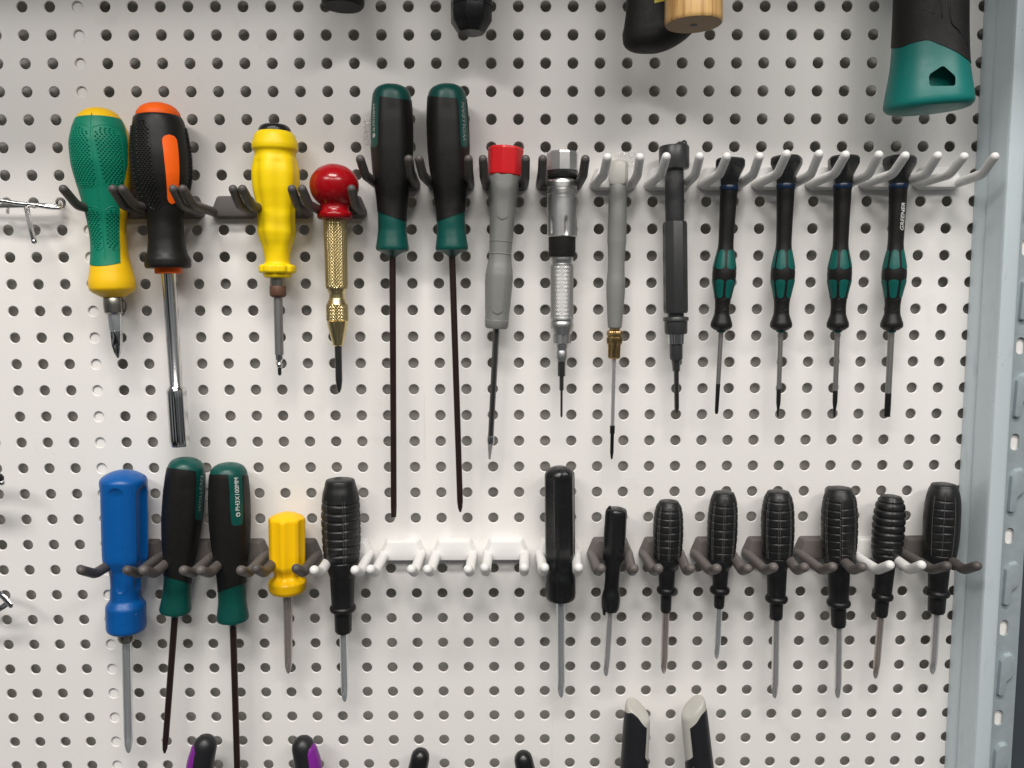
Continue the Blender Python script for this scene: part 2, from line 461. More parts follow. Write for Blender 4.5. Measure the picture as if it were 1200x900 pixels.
def film_mat():
    m = bpy.data.materials.new('clear_tape_film'); m.use_nodes = True
    nt = m.node_tree; N = nt.nodes; L = nt.links
    p = N['Principled BSDF']; p.inputs['Roughness'].default_value = 0.08; p.inputs['Base Color'].default_value = (0.9, 0.9, 0.88, 1)
    p.inputs['Specular IOR Level'].default_value = 1.0
    t = N.new('ShaderNodeBsdfTransparent'); mx = N.new('ShaderNodeMixShader'); mx.inputs[0].default_value = 0.30
    L.new(t.outputs[0], mx.inputs[1]); L.new(p.outputs[0], mx.inputs[2]); L.new(mx.outputs[0], N['Material Output'].inputs[0])
    return m
M['film'] = film_mat()

# ------------------------------------------------------------------ the pegboard
def build_pegboard():
    c0, c1, r0, r1 = -9, 34, -8, 31
    NS = 24
    ang = np.arange(NS) * 2 * PI / NS
    ca, sa = np.cos(ang), np.sin(ang)
    mxs = np.maximum(np.abs(ca), np.abs(sa))
    sq = np.stack([0.5 * ca / mxs, 0.5 * sa / mxs], 1)
    rings = [(0.224, 0.0), (0.212, -0.004), (0.201, -0.014), (0.194, -0.030), (0.191, -0.056)]
    V = []; F = []; S = []
    cell = [np.column_stack([sq, np.zeros(NS)])] + [np.column_stack([r * ca, r * sa, np.full(NS, z)]) for r, z in rings]
    cell = np.vstack(cell)
    fl = []; sm = []
    for k in range(len(rings)):
        for j in range(NS):
            a = k * NS + j; b = k * NS + (j + 1) % NS
            fl.append((a, b, b + NS, a + NS)); sm.append(k > 0)
    n = 0
    for r in range(r0, r1 + 1):
        for c in range(c0, c1 + 1):
            V.append(cell + np.array([c, -r, 0.0]))
            F += [tuple(i + n for i in q) for q in fl]; S += sm
            n += len(cell)
    V = np.vstack(V)
    # plain margin on the right, where the sheet runs behind the steel upright
    q = np.array([[c1 + .5, -r1 - .5, 0], [c1 + 7, -r1 - .5, 0], [c1 + 7, -r0 + .5, 0], [c1 + .5, -r0 + .5, 0]])
    F.append((n, n + 1, n + 2, n + 3)); S.append(False); V = np.vstack([V, q])
    W = np.column_stack([V[:, 0] * U, -V[:, 2] * U, V[:, 1] * U + ZO])
    root = empty('pegboard', (15.5 * U, 0, ZO - (r1 + .5) * U))
    tag(root, 'white perforated metal pegboard on which all the tools hang', 'pegboard')
    me = bpy.data.meshes.new('perforated_sheet')
    base = np.array(root.location)
    me.from_pydata((W - base).tolist(), [], F); me.update()
    me.polygons.foreach_set('use_smooth', S)
    me.materials.append(M['panel'])
    o = bpy.data.objects.new('perforated_sheet', me); COL.objects.link(o); o.parent = root
    # folded flange standing close behind one column of holes
    box('stiffening_flange', M['panel'], -0.46 * U, 0.44 * U, 0.085 * U, 0.2 * U, ZO - (r1 + .4) * U, ZO - (r0 - .4) * U, root)
    # closed back of the unit
    b = box('back_wall', M['back'], (c0 - .5) * U, (c1 + 9) * U, .95 * U, 1.2 * U, ZO - (r1 + .5) * U, ZO - (r0 - .5) * U)
    tag(b, kind='structure')
build_pegboard()

# unseen canopy shelf, added above the frame to shade the top rows
def canopy():
    root = empty('added_shade_shelf', B((15.5, 6.0, 0)))
    tag(root, 'unseen white shelf added above the tools to shade the top rows', 'shelf')
    x0, x1 = -9 * U, 41 * U
    z = ZO + 9.3 * U
    box('shade_board', M['panel'], x0, x1, -10.1 * U, -0.05 * U, z, z + 0.10 * U, root, 0.0006)
    box('shade_board_lip', M['panel'], x0, x1, -10.2 * U, -10.1 * U, z + 0.0, z + 1.2 * U, root, 0.0006)
canopy()

# ------------------------------------------------------------------ the steel upright at the right
def upright():
    xa = G(1128, 500, 0)[0]
    X = lambda px, h: G(px, 500, h)[0]
    z0, z1 = ZO - 31.5 * U, ZO + 8.4 * U
    root = empty('steel_upright', (xa * U, 0, z0))
    tag(root, 'blue grey slotted steel upright at the right edge of the board', 'upright')
    hf = 1.9
    # folded channel: profile in (x, h), swept up
    xf0, xf1 = X(1163, hf), X(1183, hf)
    prof = [(xa - .03, .03), (xa, .60), (xa + .07, .68), (xa + .07, .78), (xa, .86), (xa + .02, hf - .10), (xa + .05, hf - .03), (xf0 + .05, hf), (xf1 - .08, hf), (xf1 - .02, hf - .03), (xf1, hf - .12), (xf1, 1.15)]
    th = .05
    V = []; n = len(prof)
    for zz in (z0, z1):
        for x, h in prof: V.append((x * U, -h * U, zz))
        for x, h in prof: V.append(((x + th) * U, -(h - th) * U, zz))
    F = []
    N2 = 2 * n
    for i in range(n - 1):
        F.append((i, i + 1, N2 + i + 1, N2 + i)); F.append((n + i, N2 + n + i, N2 + n + i + 1, n + i + 1))
    F.append((0, N2, N2 + n, n)); F.append((n - 1, 2 * n - 1, N2 + 2 * n - 1, N2 + n - 1))
    o = mesh_obj('folded_channel', V, F, M['steel'], root, 40)
    bm = bmesh.new(); bm.from_mesh(o.data); bmesh.ops.recalc_face_normals(bm, faces=bm.faces); bm.to_mesh(o.data); bm.free()
    # slotted face, a little behind the lip
    hs = 1.12
    xs0, xs1 = xf1 + .0, xf1 + 1.30
    face = box('slotted_face', M['steel_slot'], (xs0 + .055) * U, xs1 * U, -hs * U, -(hs - .07) * U, z0, z1, root)
    pitch = 3.57
    p0 = G(1189.5, 518, hs)
    slots = []; cutters = []
    for k in range(-6, 8):
        cx, cz = p0[0], p0[1] + k * pitch
        if cz * U + ZO > z1 - .04 or cz * U + ZO < z0 + .04: continue
        slots.append((cx, cz))
        ring = []
        for j in range(24):
            a = 2 * PI * j / 24
            ring.append((cx + .165 * math.cos(a), cz + .165 * math.sin(a) + (.15 if math.sin(a) >= 0 else -.15)))
        Vc = [(x * U, -(hs + .3) * U, z * U + ZO) for x, z in ring] + [(x * U, -(hs - .4) * U, z * U + ZO) for x, z in ring]
        Vc = [tuple(np.array(v) - np.array(root.location)) for v in Vc]
        Fc = [(i, (i + 1) % 24, 24 + (i + 1) % 24, 24 + i) for i in range(24)] + [tuple(range(24)), tuple(range(47, 23, -1))]
        # one body for all openings
        cutters.append((Vc, Fc))
    allV = []; allF = []
    for v, f in cutters:
        n = len(allV); allV += v; allF += [tuple(i + n for i in q) for q in f]
    # the cutter lives in scene space
    base = np.array(root.location)
    cut(face, [([tuple(np.array(v) + base) for v in allV], allF)])
    # pressed tongues between the slots
    for cx, cz in slots:
        c = cz - 1.72
        poly = [(-.20, .48), (-.04, .70), (.20, .78), (.32, .70), (.33, -.02), (.30, -.12), (.06, -.34), (.00, -.90), (-.05, -.95), (-.20, -.95), (-.24, -.90)]
        prism('pressed_tongue', M['steel_slot'], [((cx + .07 + x) * U, ZO + (c + z) * U) for x, z in poly], -(hs - .03) * U, -(hs + .16) * U, root, 0.0009, 2, taper=0.92)
    box('slot_bright_strip', M['panel'], (p0[0] - .45) * U, (p0[0] + .45) * U, -(hs - .12) * U, -(hs - .16) * U, z0, z1, root)  # pale strip added close behind the slots so they show bright
    # return wall of the channel on the far side
    box('return_wall', M['steel_slot'], xs1 * U, (xs1 + .06) * U, -0.9 * U, -0.02 * U, z0, z1, root)
upright()
side = box('side_panel', M['dark_panel'], G(1183, 500, 1.9)[0] * U + 1.45 * U, G(1183, 500, 1.9)[0] * U + 12 * U, -0.75 * U, -0.65 * U, ZO - 31.5 * U, ZO + 8.4 * U)
tag(side, 'dark blue grey panel beyond the slotted upright', 'panel')

# ------------------------------------------------------------------ hooks
PLATE = {}
def hook(tipL, tipR, row, m, label, spread=None, group='two-prong pegboard hooks'):
    ht = 2.95 if row < 10 else 3.35
    a, b = G(tipL[0], tipL[1], ht), G(tipR[0], tipR[1], ht)
    cx = round((a[0] + b[0]) / 2 - .5) + .5
    z = -row
    root = empty('peg_hook', B((cx, z - .5, 0)))
    tag(root, label, 'hook', group)
    if m.name not in PLATE:
        pr = []
        for x, zz in [(-.66, -.60), (.66, -.60), (.88, -.42), (.86, -.28), (.66, .20), (.58, .25), (-.58, .25), (-.66, .20), (-.86, -.28), (-.88, -.42)]:
            pr.append((x * U, zz * U + .5 * U))
        PLATE[m.name] = prism('plate', m, pr, -.005 * U, -.46 * U, root, 0.0009, 2, taper=0.84, sharp=30)
        me = PLATE[m.name].data
        o = PLATE[m.name]
        # vertices were stored relative to the world origin: keep them local to the hook
        base = np.array(root.location)
        co = np.array([v.co for v in me.vertices]) + base
        me.vertices.foreach_set('co', co.ravel()); me.update()
    else:
        o = bpy.data.objects.new('plate', PLATE[m.name].data); COL.objects.link(o); o.parent = root
    for sx in (-1, 1):   # round lugs over the two holes, pegs going through them
        c = B((cx + sx * .5, z, 0))
        tube('peg', m, [c + np.array([0, .10 * U, 0]), c + np.array([0, -.22 * U, 0])], .155 * U, root, 14, round_end=True)
    for sx, t in ((-1, a), (1, b)):
        bx = cx + sx * .70
        zb = z - .38
        dx = t[0] - bx; dz = t[1] - zb
        L = lambda f, fz, h: np.array([bx + dx * f, zb + fz * dz, h])
        he = .1 + .72 * (ht - .1)
        f0, f1 = np.array([bx, zb, .10]), np.array([bx + dx * .74, zb + .10 * dz, he])
        f2 = np.array([t[0], t[1], ht])
        u0 = (f0 - f1) / np.linalg.norm(f0 - f1); u2 = (f2 - f1) / np.linalg.norm(f2 - f1)
        fil = .20
        path = [f0, f0 + (f1 - f0) * .5] + [(1 - a) ** 2 * (f1 + u0 * fil) + 2 * a * (1 - a) * f1 + a * a * (f1 + u2 * fil) for a in np.linspace(0, 1, 7)] + [f1 + (f2 - f1) * .7, f2 - u2 * .03]
        path = [B(p) for p in path]
        n = len(path)
        tube('prong', m, path, [U * (.190 - .025 * i / n) * (.90 if row < 10 else 1) for i in range(n)], root, 14)
    return root
HD, HG, HW = M['hook_dark'], M['hook_grey'], M['hook_white']
g1 = 'dark grey hooks'
for tl, tr, what in [(74, 132, 'holding the green and yellow screwdriver'), (143, 203, 'holding the black screwdriver with orange cap'),
                     (214, 273, 'with nothing on it, between orange-capped and lobed yellow screwdrivers'),
                     (284, 342, 'holding the lobed yellow screwdriver'), (354, 412, 'holding the red-knobbed brass centre punch')]:
    hook((tl, 221), (tr, 221), 4, HD, 'dark grey two-prong hook ' + what)
for tl, tr, what in [(422, 479, 'holding the left of the upper two teal-and-black screwdrivers'), (491, 549, 'holding the right of the upper two teal-and-black screwdrivers'),
                     (566, 616, 'holding the grey screwdriver with red cap'), (636, 686, 'holding the silver metal driver')]:
    hook((tl, 186), (tr, 186), 3, HD, 'dark grey two-prong hook ' + what)
for tl, tr, y, what in [(712, 750, 184, 'holding the slim grey screwdriver with brass collar'), (781, 820, 183, 'holding the black metal bit driver'),
                        (852, 890, 183, 'holding the leftmost small precision screwdriver'), (922, 960, 180, 'holding the second small precision screwdriver from the left'),
                        (991, 1030, 181, 'holding the third small precision screwdriver from the left'), (1061, 1099, 182, 'holding the rightmost small precision screwdriver'),
                        (1130, 1166, 183, 'in the upper row, empty, beside the steel upright')]:
    hook((tl, y), (tr, y), 3, HW, 'white two-prong hook ' + what)
for tl, tr, y, m, what in [
        (95, 149, 668, HD, 'dark grey two-prong hook holding the blue screwdriver'),
        (168, 215, 668, HG, 'grey two-prong hook holding the tilted teal-and-black screwdriver beside the blue one'),
        (235, 282, 668, HG, 'grey two-prong hook holding the lower teal-and-black screwdriver with size print'),
        (300, 347, 666, HD, 'dark grey two-prong hook holding the short yellow screwdriver'),
        (368, 416, 668, HW, 'white two-prong hook holding the black ribbed screwdriver beside the short yellow one'),
        (434, 482, 667, HW, 'empty white two-prong hook, left of the three empty ones'),
        (501, 548.5, 667, HW, 'empty white two-prong hook, middle of the three empty ones'),
        (568, 614, 665, HW, 'empty white two-prong hook, right of the three empty ones'),
        (638, 678, 665, HW, 'white two-prong hook holding the long fluted black screwdriver'),
        (704.5, 743, 666, HG, 'grey two-prong hook holding the small plain black screwdriver'),
        (772, 809.5, 666, HG, 'grey two-prong hook holding the ribbed screwdriver right of the plain black one'),
        (840.5, 876.5, 666, HG, 'grey two-prong hook holding the ribbed screwdriver with the shortest shaft'),
        (907, 943, 664.5, HG, 'grey two-prong hook holding the third ribbed screwdriver right of the plain black one'),
        (976, 1011, 664, HG, 'grey two-prong hook holding the ribbed screwdriver with the split handle'),
        (1043, 1080, 662, HW, 'white two-prong hook holding a ribbed screwdriver near the upright'),
        (1110, 1145, 663, HD, 'dark grey two-prong hook holding the ribbed screwdriver nearest the upright')]:
    hook((tl, y), (tr, y), 17, m, what)

# ------------------------------------------------------------------ radius shapes
def poly(n, rot=0.0, soft=1.0):
    def f(th, y):
        a = np.mod(th + rot, 2 * PI / n) - PI / n
        return 1 - soft * (1 - math.cos(PI / n) / np.cos(a))
    return f
def flutes(n, dep, rot=0.0, y0=-1e9, y1=1e9, fade=8.0, p=2.0):
    def f(th, y):
        w = min(1, max(0, (y - y0) / fade)) * min(1, max(0, (y1 - y) / fade))
        w = math.sqrt(max(w, 0))
        return 1 - dep * w * np.clip(np.cos(n * (th - rot)), 0, 1) ** p
    return f
def scoops(n, dep, w, rot=0.0, y0=-1e9, y1=1e9, fade=8.0):
    """hollow flutes with crisp edges and rounded ends"""
    def f(th, y):
        e = min((y - y0) / fade, (y1 - y) / fade)
        if e <= 0: return np.ones_like(th)
        ww = w * math.sqrt(1 - max(0, 1 - e) ** 2)
        d = (np.mod((th - rot) / (2 * PI) * n + .5, 1) - .5) * 2 * PI / n
        return 1 - dep * min(1, math.sqrt(e)) * np.clip(1 - (d / ww) ** 2, 0, 1) ** .75
    return f
def phillips(y0, y1, rot=0.6):
    def f(th, y):
        w = min(1, max(0, (y - y0) / (y1 - y0)))
        return 1 - .42 * w * np.abs(np.sin(2 * (th - rot))) ** 1.5
    return f
def flat_tip(y0, y1, a=1.0, b=.35, rot=0.0):
    def f(th, y):
        w = min(1, max(0, (y - y0) / (y1 - y0)))
        aa = 1 + (a - 1) * w; bb = 1 + (b - 1) * w
        return 1 / np.sqrt((np.sin(th - rot) / aa) ** 2 + (np.cos(th - rot) / bb) ** 2)
    return f
def knurl(n, k, dep):
    def f(th, y):
        a = np.mod(n * th / (2 * PI) + k * y, 1); b = np.mod(n * th / (2 * PI) - k * y, 1)
        return 1 - dep * (np.abs(a - .5) + np.abs(b - .5))
    return f
def oval(a, b):
    return lambda th, y: 1 / np.sqrt((np.sin(th) / a) ** 2 + (np.cos(th) / b) ** 2)
def mul(*fs):
    def f(th, y):
        r = 1.0
        for g in fs: r = r * g(th, y)
        return r
    return f
D = math.radians

def shaft_ph(T, m, y0, y1, hw0, hw1=None, tip=14, rot=0.6, name='shaft', flats=0, ring=None):
    hw1 = hw1 or hw0
    t0 = y1 - tip
    prof = [(y0, hw0), (t0 - 1, hw1 * 1.0), (t0, hw1), (t0 + tip * .40, hw1 * .98), (t0 + tip * .80, hw1 * .64), (y1, hw1 * .25)]
    o = T.loft(name, m, prof, mul(phillips(t0 - 6, t0 + tip * .6, rot)), segs=32, step=2.0)
    return o

# ------------------------------------------------------------------ upper row
# green and yellow screwdriver
T = Tool('screwdriver', 'green and yellow screwdriver with dotted grip and short Phillips bit', 'screwdriver', (115, 126), (138.5, 419.5), 1.16)
body = [(126.5, 0), (127.2, 8), (129, 13.5), (132, 18.5), (135, 21.5), (142, 25.5), (152, 29.5), (172, 33.6), (190, 33.2), (211, 30), (226, 26.8), (242, 23.8), (262, 20.6), (282, 19.3), (300, 20.4), (318, 23.4), (333, 25.6), (338, 25.3), (343, 21), (347, 14), (348, 13)]
T.loft('handle', M['yellow'], body, None, segs=56, smooth=True, step=1.6)
thr = pchip([135, 150, 172, 198, 220, 242, 283, 309], [75, 64, 55, 50, 44, 37, 35, 28])
def uvg(u, v):
    y = 140.5 + v * (309 - 140.5)
    a, b = -115, float(thr(y))
    if v > .9: a = -115 + (v - .9) * 300
    y2 = y + (3.5 * math.sin(u * PI) if v > .97 else 0)
    return D(a + (b - a) * u), y2
gr = T.patch('grip', M['green'], uvg, 44, 90, .55, view=False)
def diamond(T, th0, th1, y0, y1, st):
    pts = []; k = 0; y = y0
    while y < y1:
        r = T.rf(0, y); dt = st / r
        e = min((y - y0), (y1 - y)); edge = 1 - max(0, 1 - e / 8.0) ** 2 * .55
        mid, half = (th0(y) + th1(y)) / 2, (th1(y) - th0(y)) / 2 * edge
        t = mid - half + (dt / 2 if k % 2 else 0)
        while t < mid + half:
            pts.append((t, y)); t += dt
        y += st * .56; k += 1
    return pts
lin = lambda a, b, y0, y1: (lambda y: D(a + (b - a) * (y - y0) / (y1 - y0)))
pts = diamond(T, lin(-60, -66, 150, 218), lin(-24, -14, 150, 218), 150, 218, 4.3) + diamond(T, lin(-11, 3, 150, 218), lin(34, 40, 150, 218), 150, 218, 4.3) \
    + diamond(T, lin(-58, -52, 246, 292), lin(-20, -22, 246, 292), 246, 292, 4.3) + diamond(T, lin(2, -4, 246, 292), lin(33, 29, 246, 292), 246, 292, 4.3)
T.bumps('grip_dots', M['green'], pts, 1.75, 2.0, off=.45, parent=gr)
# raised rims of the dotted fields and the moulding seam
def rim(T, th0, th1, y0, y1, m, off, parent, w=.65):
    path = []
    n = 14
    for i in range(n): y = y0 + (y1 - y0) * i / (n - 1); path.append((th0(y), y))
    m0, m1 = th0(y1), th1(y1)
    for i in range(1, 6): a = i / 6; path.append((m0 + (m1 - m0) * a, y1 + 4 * math.sin(a * PI)))
    for i in range(n): y = y1 - (y1 - y0) * i / (n - 1); path.append((th1(y), y))
    m0, m1 = th0(y0), th1(y0)
    for i in range(1, 6): a = i / 6; path.append((m1 + (m0 - m1) * a, y0 - 4 * math.sin(a * PI)))
    path.append(path[0])
    P = [T.spt(t, y, off) for t, y in path]
    k = T.P(y0)[1]
    return tube('grip_rim', m, P, w * k, parent, 6, round_end=False)
for a, b, c, d, y0, y1 in [(-64, -70, -20, -10, 150, 216), (-14, -1, 38, 45, 150, 216), (-63, -57, -15, -18, 246, 290), (-2, -8, 37, 32, 246, 290)]:
    rim(T, lin(a, b, y0, y1), lin(c, d, y0, y1), y0, y1, M['green'], .35, gr)
k = T.P(200)[1]
tube('moulding_seam', M['green'], [T.pt(D(-17.5 + (y - 140) * .02), y, T.rf(0, y) + .4) for y in np.linspace(138, 305, 40)], .5 * k, gr, 6, round_end=False)
T.loft('bit_holder', M['nickel'], [(347.5, 10.5), (349, 11.5), (358, 11.7), (366, 11.2), (368.5, 8.6)], mul(poly(6, .3, .5)), segs=36)
T.loft('bit_shank', M['shaft_blue'], [(368, 8.4), (387, 7.6), (388.5, 6.6)], poly(6, .25), segs=36)
T.loft('bit_tip', M['chrome'], [(388, 7.0), (394, 7.0), (404, 6.6), (413, 4.4), (419.5, 1.2)], phillips(392, 412, .5), segs=40, step=1.5)
p, k = T.P(357)
tube('release_clip', M['nickel'], [T.pt(D(75), 350, 11.5), T.pt(D(75), 354, 13.8), T.pt(D(75), 362, 13.2), T.pt(D(75), 366, 11)], 1.7 * k, T.root, 8)

# black and orange socket driver
T = Tool('socket_driver', 'black socket driver with orange cap and orange inlay', 'screwdriver', (184.5, 120.5), (211, 523), 1.16)
body = [(136.5, 24.2), (138, 26), (141, 27.4), (148, 29.2), (161, 31), (187, 33), (205, 32.2), (218, 30), (232, 25.5), (246, 21.6), (262, 19.8), (280, 20), (292, 21.3), (298, 22.6), (303, 25), (305, 25.6), (311, 25.7), (314, 24.5)]
T.loft('handle', M['rubber_soft'], body, None, segs=56, smooth=True, step=1.6, keep=True)
T.rf0 = T.rf
T.loft('cap', M['orange'], [(120.5, 0), (121, 7), (122.5, 12.5), (125.5, 18.5), (129, 21.8), (133, 24.2), (137, 24.8), (138, 24.4)], None, segs=48, smooth=True, step=.8)
def uvo(u, v):
    y = 157 + v * 82
    c = 19 + 3 * v; hw = 15.5 - 3 * v
    e = min(v, 1 - v)
    w = math.sqrt(max(0, 1 - max(0, 1 - e / .10) ** 2)) * .96 + .04
    return D(c - hw * w + 2 * hw * w * u), y
T.patch('inlay', M['orange'], uvo, 12, 60, .6)
pts = diamond(T, lin(-50, -44, 142, 246), lin(-24, -12, 142, 246), 142, 246, 4.4) + diamond(T, lin(66, 62, 150, 240), lin(88, 90, 150, 240), 150, 240, 4.4) + diamond(T, lin(-90, -90, 150, 240), lin(-68, -64, 150, 240), 150, 240, 4.4)
T.bumps('grip_dots', M['rubber'], pts, 1.75, 1.9, off=.1)
rim(T, lin(-53, -47, 146, 242), lin(-21, -9, 146, 242), 146, 242, M['rubber_soft'], .0, T.root)
T.loft('collar', M['orange'], [(313.5, 15.4), (320.5, 15.0)], None, segs=40)
T.loft('shaft', M['chrome'], [(320, 8.0), (452, 7.4), (457, 10.6)], None, segs=32)
T.loft('socket', M['chrome'], [(456.6, 10.4), (459, 11), (515, 11), (521, 10.4), (523, 9.4)], flutes(8, .06, .2), segs=48, step=8)

# lobed yellow screwdriver
T = Tool('screwdriver', 'yellow lobed screwdriver with black cap and rusty collar', 'screwdriver', (321.8, 145.5), (327.8, 440), 1.05)
def lob(th, y):
    w = min(1, max(0, (y - 181) / 12)) * min(1, max(0, (300 - y) / 14))
    return 1 - .085 * w * (0.5 + 0.5 * np.cos(6 * (th - .1))) ** 1.5
body = [(155, 19.2), (155.8, 20.5), (158, 22.5), (165, 25.2), (172, 26.6), (176, 26.2), (179, 23.8), (182, 23.4), (190, 25.4), (205, 27.4), (220, 26.6), (236, 23.6), (248, 21.6), (262, 21.4), (271, 21.8), (280, 20), (290, 16.6), (300, 14.8), (307, 14.4), (310, 15.2)]
T.loft('handle', M['yellow_c'], body, lob, segs=72, smooth=True, step=1.5)
def knob(th, y): return 1 - .10 * np.clip(np.cos(8 * (th + .2)), 0, 1) ** 2
T.loft('hand_guard', M['yellow_c'], [(309.2, 15), (311, 20), (313, 21.4), (318, 21.4), (320, 20)], knob, segs=72, smooth=True, step=1)
T.loft('nose', M['yellow_c'], [(319.5, 17), (321, 16.6), (324.5, 15.6), (326, 13)], None, segs=40)
T.loft('cap', M['black_gloss'], [(145.5, 0), (145.8, 9), (147, 14), (149.5, 17.0), (153, 18.6), (157, 19.0)], None, segs=40, smooth=True, step=1)
T.loft('ferrule', M['nickel'], [(325.5, 9.0), (335.5, 9.0)], None, segs=32)
T.loft('rusty_ring', M['rust'], [(335.2, 9.1), (336, 9.5), (345.5, 9.5), (347, 8.6), (348.5, 6.5)], None, segs=32)
T.loft('shaft', M['shaft_matt'], [(348, 5.2), (415.5, 5.0)], None, segs=28)
T.loft('bit_neck', M['chrome'], [(415.3, 4.6), (421.5, 4.4), (423, 3.2), (425, 2.2), (427, 3.4), (430, 3.2), (431, 2.0)], None, segs=24)
T.loft('tip', M['gun'], [(430.5, 2.2), (438, 2.1), (440, 1.2)], flat_tip(430, 440, 1, .5), segs=20)

# centre punch
T = Tool('centre_punch', 'brass knurled centre punch with glossy red ball knob', 'punch', (391.2, 192), (397.6, 460), 1.05)
T.loft('knob', M['red'], [(217.5 - 28.6 * math.cos(D(a)) * .89, 28.6 * math.sin(D(a))) for a in range(0, 91, 6)] + [(217.5 + 27.5 * math.sin(D(a)), 28.6 * math.cos(D(a))) for a in range(6, 55, 6)] + [(240.5, 16.6), (247, 16.8), (249.5, 19.5), (251, 20.4), (255, 20.4), (257, 19), (258, 14)], None, segs=56, sharp=50)
T.loft('knurled_sleeve', M['brass'], [(257, 13.4), (259, 13.8), (335, 13.4), (338.3, 12.6)], knurl(24, .25, .13), segs=144, step=.8, sharp=20)
T.loft('waist', M['brass'], [(338, 11.2), (341, 10.6), (345, 9.2), (349, 9.2), (353, 10.6), (356.5, 12.2)], None, segs=40, smooth=True, step=1)
T.loft('knurled_ring', M['brass'], [(356.2, 12.4), (357.5, 13.2), (375, 13.2), (376.5, 12.4)], knurl(24, .25, .13), segs=144, step=.8, sharp=20)
T.loft('nose_cone', M['brass'], [(376.3, 12.3), (380, 12), (401, 7.0), (404.5, 6.2), (405.5, 5)], None, segs=40)
T.loft('punch_pin', M['gun'], [(405, 4.2), (446, 4.0), (455, 2.8), (460, .8)], None, segs=24)

# teal and black screwdrivers (four of one kind)
def teal_driver(label, top, tip, y0, k, strip, ph, texts, sx_shift, h=1.06, slant=1.0):
    """y0 picture row of the top, k picture scale against the first one, strip (theta0, theta1) of the teal window"""
    T = Tool('screwdriver', label, 'screwdriver', top, tip, h, group='teal and black screwdrivers')
    q = lambda y: y0 + (y - 99) * k
    prof = [(99, 0), (99.5, 7), (100.8, 12.2), (103, 16.6), (106, 19.6), (110, 21.6), (118, 23.0), (132, 24.0), (148, 24.6), (172, 24.4), (190, 23.4), (208, 21.6), (227, 19.0), (242, 17.3), (256, 16.6), (268, 16.6), (278, 17.5), (287, 18.8), (291, 19.3), (293.5, 18.6), (296, 12), (298.5, 7), (301, 4.6)]
    lob = lambda th, y: 1 - .05 * min(1, max(0, (y - q(112)) / 20)) * min(1, max(0, (q(262) - y) / 20)) * (1 + np.cos(6 * th)) / 2
    T.loft('handle', M['teal'], [(q(a), b * k) for a, b in prof], lob, segs=64, smooth=True, step=1.6)
    s0, s1 = strip
    def ytop(t):
        w = 1 / (1 + math.exp(-(t - s0) / .010)) * 1 / (1 + math.exp((t - s1) / .010))
        base = 114.5 + 2.0 * math.sin(t * 1.0)
        tt = (t - s0) / (s1 - s0)
        low = (173 if y0 < 300 else 178) - 5 * abs(2 * tt - 1) ** 4 if 0 <= tt <= 1 else 168
        yy = q(base * (1 - w) + low * w)
        return yy
    def uv(u, v):
        t = -PI + 2 * PI * u
        a = ytop(t); b = q(254 + slant * 5.5 * math.sin(t))
        return t, a + (b - a) * v
    T.patch('grip', M['rubber_soft'], uv, 320, 50, .5, sharp=50)
    for body, th0, yy, size, mm, sh, sp, stc in texts:
        T.text('lettering', M[mm], body, th0, q(yy), size * k, off=.35, shear=sh, spacing=sp, stretch=stc)
    if ph == 'cross' or ph == 'slot':      # round mark with a cross or slot
        th0, yy = texts[0][1], texts[0][2] + 4.4
        V = []; F = []
        n = 20
        yc = T.vy(q(yy), T.rf(th0, q(yy)) * math.cos(th0)); r = T.rf(th0, yc)
        for i in range(n):
            a = 2 * PI * i / n
            V.append(T.pt(th0 + 2.7 * k * math.cos(a) / r, yc + 2.7 * k * math.sin(a), r + .5))
        F.append(tuple(range(n)))
        mesh_obj('size_mark', V, F, M['print'], T.root, smooth=False)
        bars = [(.55, 1.9), (1.9, .55)] if ph == 'cross' else [(.5, 2.0)]
        for bi, (bx, by) in enumerate(bars):
            rr = r + .65 + .1 * bi
            V = [T.pt(th0 + sx * bx * k / r, yc + sy * by * k, rr) for sx, sy in ((-1, -1), (1, -1), (1, 1), (-1, 1))]
            mesh_obj('mark_bar', V, [(0, 1, 2, 3)], M['teal'], T.root, smooth=False)
    yb = q(300)
    T.loft('shaft', M['shaft_dark'], [(yb - 1, 3.9), (tip[1] - 12, 3.5), (tip[1] - 5, 3.2), (tip[1], 1.3 if ph != 'slot' else 2.8)], flat_tip(tip[1] - 14, tip[1], 1.0, .4) if ph == 'slot' else phillips(tip[1] - 12, tip[1] - 3, .6), segs=28, step=3)
    return T
teal_driver('upper left of the teal-and-black screwdrivers, size printed along its left side', (459, 99), (461.5, 606), 99, 1.0, (D(-100), D(-39)), 'slot',
            [('SL7X150MM', D(-61), 155, 6.0, 'print', 0.0, 1.0, 1.05)], 0)
teal_driver('upper right of the teal-and-black screwdrivers, brand lettering along its right side', (523.3, 98.7), (539.5, 600), 98.7, 1.0, (D(33), D(74)), 'logo',
            [('WOLLEAN', D(52), 167, 8.6, 'print_dim', 0.25, 1.0, 1.12), ('_________', D(66), 167, 5.0, 'print_dim', 0, 1.0, 1.0)], 0, slant=-1.0)
teal_driver('tilted teal-and-black screwdriver beside the blue one in the lower row', (219, 536), (193, 882.5), 536, .925, (D(34), D(82)), 'logo',
            [('WOLLEAN', D(56), 167, 8.6, 'print_dim', 0.0, 1.0, 1.12)], 0, h=1.02)
teal_driver('lower row teal-and-black screwdriver printed PH3X100MM with a cross mark', (267.5, 542), (280.5, 985), 542, .945, (D(1), D(42)), 'cross',
            [('PH3X100MM', D(23), 160, 7.6, 'print', 0.0, 1.0, 1.0)], 0, h=1.02, slant=-.8)

